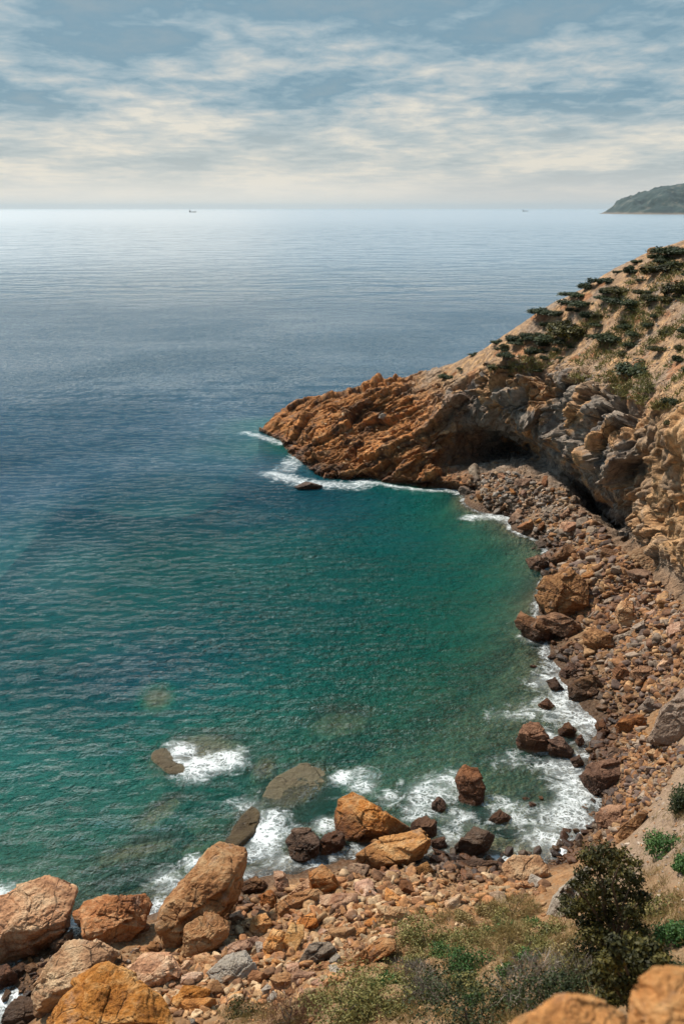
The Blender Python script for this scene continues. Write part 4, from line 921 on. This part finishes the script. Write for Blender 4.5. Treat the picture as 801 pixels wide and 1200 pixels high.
# near shrubs
def shrub(label, px, py, w, h, mat, n=3000, size=.09, style='leaf', name='shrub', cat='bush', lobes=9, seed=0, stems=5, grp=None):
    rg = np.random.default_rng(int(px * 3 + py + seed)); ht = hit(px, py, water=False); q = ht[1] / F_PX
    W, Hh = w * q * .66, h * q * .78
    root = bpy.data.objects.new(name, None); COL.objects.link(root); root.location = ht[0]; root.empty_display_size = .2
    tag(root, label, cat, grp)
    an = rg.uniform(0, 6.28, lobes); rr = np.sqrt(rg.random(lobes)) * .66
    c = np.stack([np.cos(an) * rr * W, np.sin(an) * rr * W * .9, Hh * rg.uniform(.25, .72, lobes) * (1.1 - .5 * rr)], -1)
    rad = np.stack([W * rg.uniform(.3, .46, lobes), W * rg.uniform(.3, .46, lobes), Hh * rg.uniform(.26, .4, lobes)], -1)
    link('foliage', leaf_mesh('foliage', c, rad, n, size, rg, style=style, shell=.45), mat, root)
    link('stem', limbs([x * .95 for x in c[:stems]], rg, .02 + .012 * W), M_BARK, root)
    return root
G1 = 'shrubs on the near slope'
shrub('dark shrub at the right edge growing on the pale gully, topmost', 792, 948, 36, 46, L_DARK, 3000, .09, grp=G1)
shrub('bright green shrub on the pale gully behind the tree', 778, 1000, 46, 34, L_GREEN, 3000, .08, grp=G1)
shrub('small green shrub at the right edge beside the bright gully shrub', 799, 1022, 24, 26, L_GREEN, 1800, .08, grp=G1)
shrub('bluish green shrub low at the right edge right of the tree', 790, 1105, 44, 34, L_GREEN, 2600, .07, grp=G1)
shrub('brightest green cushion in the middle of the scrub', 553, 1137, 50, 28, L_GREEN, 3400, .06, grp=G1)
shrub('bright green clump touching the lower left of the brightest cushion', 534, 1146, 32, 22, L_GREEN, 1800, .06, grp=G1)
shrub('low green mat left of the brightest green cushion', 522, 1121, 36, 14, L_GREEN, 1400, .06, grp=G1)
shrub('small dark green cushion right of the brightest green cushion', 593, 1142, 22, 17, L_GREEN, 1100, .06, grp=G1)
shrub('small round green cushion among yellow scrub below domed boulder', 594, 1090, 20, 14, L_GREEN, 1100, .07, grp=G1)
shrub('wide olive yellow scrub mound left of the yellow cushions', 500, 1105, 76, 32, L_SCRUB, 3600, .075, grp=G1)
shrub('olive scrub tuft touching the right end of the wide mound', 553, 1103, 38, 22, L_SCRUB, 1800, .075, grp=G1)
shrub('wide yellow cushion above the brightest green cushion', 596, 1112, 74, 26, L_YELLOW, 3400, .08, 'twig', grp=G1)
shrub('yellow cushion just below the domed tan boulder', 600, 1072, 56, 20, L_YELLOW, 2400, .08, 'twig', grp=G1)
shrub('olive tuft at the left foot of the pale diagonal slab', 637, 1094, 42, 22, L_SCRUB, 1800, .075, grp=G1)
shrub('large olive scrub mound at the bottom left of the slope', 432, 1190, 118, 66, L_SCRUB, 6500, .075, lobes=16, grp=G1)
shrub('grey dry twiggy bush right of the large olive mound', 510, 1172, 66, 38, L_TWIG, 1700, .09, 'twig', grp=G1)
shrub('dark low shrub along the bottom edge in the middle', 552, 1206, 134, 66, L_DARK, 6500, .07, lobes=16, grp=G1)
shrub('grey and green twiggy bush left of the dark shrub under the tree', 640, 1180, 92, 78, L_TWIG, 2400, .10, 'twig', lobes=14, grp=G1)
shrub('dark leafy bush growing through the grey twigs beside the tree', 650, 1196, 90, 60, L_DARK, 4000, .07, lobes=12, grp=G1)
shrub('green tuft at the bottom left among brown stones', 283, 1190, 38, 18, L_OLIVE, 1500, .07, grp=G1)
shrub('reddish brown heathy patch along the bottom left', 340, 1198, 96, 24, L_RUST, 3000, .07, 'twig', grp=G1)
shrub('olive green tuft at the right end of the reddish patch', 372, 1178, 44, 16, L_SCRUB, 1400, .07, grp=G1)
shrub('pale dry tuft between the large olive mound and green mat', 478, 1140, 46, 20, L_TWIG, 1200, .08, 'twig', grp=G1)
shrub('dull olive patch right of the tree foot', 765, 1075, 60, 24, L_SCRUB, 2000, .07, grp=G1)
shrub('dark tuft growing from the broad bottom left boulder', 116, 1180, 26, 34, L_DARK, 1500, .07, grp=None)
shrub('small bright green tuft above the dark tuft on the boulder', 119, 1147, 13, 10, L_GREEN, 500, .06, grp=None)

shrub('dark spreading shrub right of the lower tree mass', 776, 1160, 60, 44, L_DARK, 3600, .08, lobes=12, grp=G1)
shrub('dark spreading shrub filling the gap left of the lower tree mass', 690, 1160, 64, 56, L_OLIVE, 4200, .08, lobes=12, grp=G1)
shrub('olive shrub low in front of the tree foot', 700, 1120, 60, 34, L_OLIVE, 3000, .08, lobes=10, grp=G1)
cush = []; cr_ = np.random.default_rng(404); Z_C = [(460,1100),(540,1075),(620,1062),(655,1095),(690,1150),(640,1180),(470,1195),(400,1200),(430,1150)]
for k in range(48):
    px, py = sample(Z_C, cr_); w = cr_.uniform(14, 34)
    o = shrub('x', px, py, w, w * .55, [L_GREEN, L_SCRUB, L_SCRUB, L_GREEN, L_SCRUB, L_YELLOW][int(cr_.integers(6))], 1100, .065, name='cushion_plant', seed=k, lobes=6, grp='small cushions on the near slope')
    cush.append((o, o.children[0].data.materials[0].name.split('_')[0], (px, py), w))
name_by_neighbours(cush, [('brightest green cushion', (553, 1130)), ('large olive mound', (432, 1165)), ('wide olive yellow mound', (500, 1095)), ('yellow cushion by domed boulder', (600, 1065)), ('grey green twiggy bush', (640, 1150))],
                   lambda it: f"{'small' if it[3] < 22 else 'low'} {dict(green='green', scrub='yellow green', olive='dark olive', grey='grey dry', dry='dry yellow')[it[1]]} cushion plant")
# the tree: several leaning stems and clumped crown
def tree(label, px, py, lobes, mat, n, size, name='tree', seed=1, spread=.8):
    rg = np.random.default_rng(seed); ht = hit(px, py, water=False); base = np.array(ht[0])
    root = bpy.data.objects.new(name, None); COL.objects.link(root); root.location = base; tag(root, label, 'tree')
    c, rad = [], []
    for (a, b, r) in lobes:
        p = Y(a, b, base[1] + rg.uniform(-spread, spread)); q = np.linalg.norm(p - CAM) / F_PX
        c.append(p - base); r *= rg.uniform(.75, 1.2); rad.append([r * q * 1.05, r * q * 1.05, r * q * .7])
    cr = link('crown', leaf_mesh('crown', c, rad, n, size, rg, shell=.35), mat, root)
    link('trunk', limbs([x * .97 for x in c[::2]], rg, .07, .06), M_BARK, root)
    return root
tree('dark olive tree with a ragged crown growing above the pale slab', 716, 1118,
     [(690,1004,12),(708,1000,14),(728,1003,12),(744,1012,9),(700,1016,15),(722,1018,16),(741,1030,12),(683,1025,11),(672,1036,8),(662,1054,9),(668,1070,10),(690,1045,16),(712,1040,17),(733,1048,15),
      (752,1052,10),(676,1062,11),(694,1066,15),(716,1066,16),(738,1070,13),(700,1084,12),(722,1090,12),(750,1066,8),(658,1066,6),(685,1082,10),(705,1096,12),(730,1100,14),(690,1095,9),(752,1090,11),(715,1108,13),(742,1082,12)], L_OLIVE, 13000, .10)
tree('lower darker tree mass below the ragged olive tree', 740, 1185,
     [(722,1108,14),(742,1104,15),(760,1112,13),(775,1124,10),(715,1125,14),(738,1126,18),(758,1134,16),(725,1145,16),(745,1150,18),(765,1150,12),(712,1150,12),(728,1168,16),(750,1172,16),(708,1172,12),(782,1140,8),(700,1142,8)],
     L_OLIVE, 15000, .095, seed=2)

def hill_scrub():
    rg = np.random.default_rng(15); Vs, ls = [], []
    for _ in range(2600):
        px, py = sample(Z_HILL, rg); h = hit(px, py, water=False)
        if h is None or fbm(np.array([[h[0].x * .35, h[0].y * .35, 7]]), 3)[0] < 0.02: continue
        o = np.array(h[0]); k = 14; d = rg.normal(size=(k, 3)) * .7 + [0, 0, .8]; d /= np.linalg.norm(d, axis=1)[:, None]
        L = rg.uniform(.15, .45, k)[:, None]; b = np.cross(d, rg.normal(size=(k, 3))); b /= np.linalg.norm(b, axis=1)[:, None]
        p0 = o + rg.normal(size=(k, 3)) * [.22, .22, 0.02]
        Vs.append(np.stack([p0 - b * .04, p0 + b * .04, p0 + d * L + b * .015, p0 + d * L - b * .015], 1).reshape(-1, 3)); ls.append(np.repeat(np.clip(rg.random() * .6 + .3 * rg.random(k), 0, 1), 4))
    V = np.concatenate(Vs); m = mesh_np('hillside_grass', V, np.arange(len(V)).reshape(-1, 4), smooth=False); attr(m, 'leafvar', np.concatenate(ls))
    kind(link('hillside_grass', m, L_SCRUB), 'stuff', 'low dry scrub and grass on the hillside')
hill_scrub()
# dry grass: nobody could count it
def dry_grass():
    rg = np.random.default_rng(5); Vs, ls = [], []
    regs = [([(440,1085),(520,1050),(600,1050),(660,1075),(680,1130),(660,1200),(380,1210),(420,1140)], 1700), ([(740,1070),(810,1050),(810,1200),(760,1190)], 420), ([(640,1085),(700,1085),(700,1200),(640,1200)], 260), ([(250,1180),(400,1160),(400,1210),(240,1210)], 220), ([(745,985),(810,900),(810,1060),(760,1060)], 200)]
    for poly, n in regs:
        for _ in range(n):
            px, py = sample(poly, rg); h = hit(px, py, water=False)
            if fbm(np.array([[h[0].x * .9, h[0].y * .9, 3]]), 2)[0] < -.05: continue
            o = np.array(h[0]); k = 16; tone = rg.random()
            d = rg.normal(size=(k, 3)) * .6 + [0, 0, 1]; d /= np.linalg.norm(d, axis=1)[:, None]
            L = rg.uniform(.12, .34, k)[:, None]; b = np.cross(d, rg.normal(size=(k, 3))); b /= np.linalg.norm(b, axis=1)[:, None]
            p0 = o + rg.normal(size=(k, 3)) * [.10, .10, 0.01]
            Vs.append(np.stack([p0 - b * .008, p0 + b * .008, p0 + d * L + b * .003, p0 + d * L - b * .003], 1).reshape(-1, 3)); ls.append(np.repeat(np.clip(tone * .6 + .4 * rg.random(k), 0, 1), 4))
    V = np.concatenate(Vs); m = mesh_np('dry_grass', V, np.arange(len(V)).reshape(-1, 4), smooth=False); attr(m, 'leafvar', np.concatenate(ls))
    kind(link('dry_grass', m, L_YELLOW), 'stuff', 'dry yellow grass on the near slope')
dry_grass()
# ------------------------------------------------------------------ ships
def boxes(lst):
    V, Fc = [], []
    for (x0, x1, y0, y1, z0, z1, tx) in lst:
        o = len(V); V += [(x0 + tx, y0, z0), (x1 - tx, y0, z0), (x1 - tx, y1, z0), (x0 + tx, y1, z0), (x0, y0, z1), (x1, y0, z1), (x1, y1, z1), (x0, y1, z1)]
        Fc += [(o, o+3, o+2, o+1), (o+4, o+5, o+6, o+7), (o, o+1, o+5, o+4), (o+1, o+2, o+6, o+5), (o+2, o+3, o+7, o+6), (o+3, o, o+4, o+7)]
    return np.array(V, float), np.array(Fc)
def ship(label, px, dist, L, tall):
    root = bpy.data.objects.new('cargo_ship', None); COL.objects.link(root); x = (px - CX) / F_PX * dist / CP * .957
    root.location = C(px, dist, 0); tag(root, label, 'ship', 'ships on the horizon')
    # hull with raked bow, sheer and stern
    n = 24; s = np.linspace(-.5, .5, n); half = .075 * np.clip(1 - np.clip((s - .22) / .28, 0, 1) ** 2.2, .02, 1) * np.clip((s + .56) / .1, .5, 1)
    V, Fc = [], []
    for k in range(n):
        rise = .012 * (2 * s[k]) ** 2; bow = max(0, (s[k] - .3)) * .22
        for (yy, zz) in ((-1, 1), (-.85, 0), (.85, 0), (1, 1)):
            V.append((L * (s[k] + (bow if zz else 0)), L * half[k] * yy, L * (.085 + rise) if zz else -2))
    for k in range(n - 1):
        for j in range(4): a = k * 4 + j; b = k * 4 + (j + 1) % 4; Fc.append((a, b, b + 4, a + 4))
    link('hull', mesh_np('hull', np.array(V), np.array(Fc), False), M_HULL, root)
    V, Fc = boxes([(-.45*L, -.30*L, -.06*L, .06*L, .085*L, .20*L, 0), (-.43*L, -.33*L, -.07*L, .07*L, .20*L, .24*L, 0)])
    link('deckhouse', mesh_np('deckhouse', V, Fc, False), M_SHIPWHITE if not tall else M_HULL, root)
    V, Fc = boxes([(-.445*L, -.415*L, -.02*L, .02*L, .22*L, .32*L, .004*L)])
    link('funnel', mesh_np('funnel', V, Fc, False), M_HULL, root)
    Vs, Fs = [], []; tube(Vs, Fs, [(-.38*L, 0, .2*L), (-.38*L, 0, (.42 if tall else .34)*L)], [.012*L, .006*L]); link('mast', mesh_np('mast', np.array(Vs), np.array(Fs)), M_HULL, root)
    Vs, Fs = [], []; tube(Vs, Fs, [(.1*L, 0, .085*L), (.1*L, 0, .16*L)], [.008*L, .004*L]); link('mast', mesh_np('mast', np.array(Vs), np.array(Fs)), M_HULL, root)
ship('dark cargo ship with a tall stern house on the left horizon', 226, 8000, 56, True)
ship('faint distant ship on the horizon right of the middle', 615, 10500, 56, False)

# ------------------------------------------------------------------ air
def haze():
    V, Fc = boxes([(-47000, 47000, -400, 62000, -20, 210, 0)])
    m, t = new_mat('haze')
    v = t.n('ShaderNodeVolumePrincipled', {'Color': (0.70, 0.81, 0.88, 1), 'Density': HAZE, 'Anisotropy': 0.2})
    t.n('ShaderNodeOutputMaterial', {1: v.outputs[0]})
    kind(link('haze', mesh_np('haze', V, Fc, False), m), 'stuff', 'thin sea haze towards the horizon')
HAZE = 0.000024
haze()

# ------------------------------------------------------------------ sky, sun, camera
AZ, EL = math.atan2(SUN_DIR[0], SUN_DIR[1]), math.asin(SUN_DIR[2])
w = bpy.data.worlds.new('World'); SC.world = w; w.use_nodes = True
t = NT(w.node_tree)
sky = t.n('ShaderNodeTexSky', sky_type='NISHITA', sun_disc=False, sun_elevation=EL, sun_rotation=AZ, air_density=1.0, dust_density=2.0)
d = t.n('ShaderNodeTexCoord').outputs['Generated']
sp = t.n('ShaderNodeSeparateXYZ', {0: d}); zc = t.math('MAXIMUM', sp.outputs[2], 0.0)
zi = t.math('ADD', zc, 0.085)
uv = t.n('ShaderNodeCombineXYZ', {0: t.math('DIVIDE', sp.outputs[0], zi), 1: t.math('DIVIDE', sp.outputs[1], zi), 2: 1.3}).outputs[0]
uv = t.n('ShaderNodeMapping', {'Vector': uv, 'Rotation': (0, 0, R(-8)), 'Location': (3.1, 0.4, 0), 'Scale': (1.8, 1.4, 1)}).outputs[0]
c1 = t.noise(uv, 0.62, 3, 0.5, 0.3); c2 = t.noise(uv, 3.2, 9, 0.62, 0.3)
dens = t.math('ADD', t.math('MULTIPLY', c1, 0.64), t.math('MULTIPLY', c2, 0.36))
band = t.maprange(zc, 0.10, 0.045, 0, 1)
dens = t.math('SUBTRACT', dens, t.math('MULTIPLY', band, 0.035))
dens = t.math('ADD', dens, t.math('MULTIPLY', t.maprange(zc, 0.09, 0.17), 0.035))
cl = t.ramp(dens, [(0.36, (0.74, 0.70, 0.61)), (0.44, (0.50, 0.54, 0.54)), (0.51, (0.31, 0.42, 0.48)), (0.58, (0.18, 0.31, 0.395)), (0.68, (0.24, 0.34, 0.40))])
# brighter, creamier band low over the sea
cl = t.mixc(t.math('MULTIPLY', band, 0.36), cl, (0.80, 0.74, 0.63))
hor = t.maprange(zc, 0.045, 0.004, 0, 1)
glow = t.maprange(t.n('ShaderNodeVectorMath', {0: d, 1: (-0.16, 0.987, 0.0)}, operation='DOT_PRODUCT').outputs['Value'], 0.95, 1.0, 0, 1)
lift = t.maprange(zc, 0.17, 0.35, 1.0, 1.45)
cl = t.mixc(1.0, cl, t.n('ShaderNodeCombineColor', {0: t.math('POWER', lift, 0.6), 1: t.math('POWER', lift, 1.1), 2: t.math('POWER', lift, 1.5)}).outputs[0], 'MULTIPLY')
sg = t.n('ShaderNodeVectorMath', {0: d, 1: tuple(unit([-0.15, 0.91, 0.39]))}, operation='DOT_PRODUCT').outputs['Value']
cl = t.mixc(t.maprange(sg, 0.980, 1.0, 0, 0.9), cl, (1.15, 1.08, 0.95))          # bright gap added to the unseen cloud above the frame, for the sea glint
hcol = t.mixc(glow, (0.64, 0.625, 0.59), (0.84, 0.79, 0.70))
cl = t.mixc(t.math('MULTIPLY', hor, 0.88), cl, hcol)
cl = t.mixc(1.0, cl, t.n('ShaderNodeCombineColor', {0: t.maprange(zc, 0.2, 1, 10, 10, False), 1: t.maprange(zc, 0.2, 1, 10, 10, False), 2: t.maprange(zc, 0.2, 1, 10, 10, False)}).outputs[0], 'MULTIPLY')
aw = t.maprange(sp.outputs[1], -0.9, 0.3, 0.3, 1.0)   # unseen sky behind the camera dimmed, so rock fronts fall darker
cl = t.mixc(1.0, cl, t.n('ShaderNodeCombineColor', {0: aw, 1: aw, 2: aw}).outputs[0], 'MULTIPLY')
fin = t.mixc(0.93, sky.outputs[0], cl)
bg = t.n('ShaderNodeBackground', {'Color': fin, 'Strength': 0.094})
t.n('ShaderNodeOutputWorld', {0: bg.outputs[0]})
sl = bpy.data.lights.new('sun', 'SUN'); sl.energy = 5.0; sl.angle = R(6); sl.color = (1.0, 0.92, 0.80)
so = bpy.data.objects.new('sun', sl); COL.objects.link(so)
so.rotation_euler = Vector(SUN_DIR).to_track_quat('Z', 'Y').to_euler()

cd = bpy.data.cameras.new('camera'); cam = bpy.data.objects.new('camera', cd); COL.objects.link(cam)
cd.sensor_fit = 'VERTICAL'; cd.sensor_height = 36.0; cd.lens = 36.0 * F_PX / 1200; cd.clip_start = 0.1; cd.clip_end = 120000
cam.location = CAM; cam.rotation_euler = (math.pi / 2 - PITCH, 0, 0)
cd.dof.use_dof = True; cd.dof.focus_distance = 70; cd.dof.aperture_fstop = 1.1
SC.camera = cam
SC.view_settings.view_transform = 'Standard'; SC.view_settings.look = 'None'; SC.view_settings.exposure = 0.2; SC.view_settings.gamma = 1
SC.cycles.use_denoising = True; SC.cycles.max_bounces = 6; SC.cycles.transparent_max_bounces = 8; SC.cycles.volume_bounces = 0
SC.cycles.sample_clamp_indirect = 4.0; SC.cycles.sample_clamp_direct = 12.0
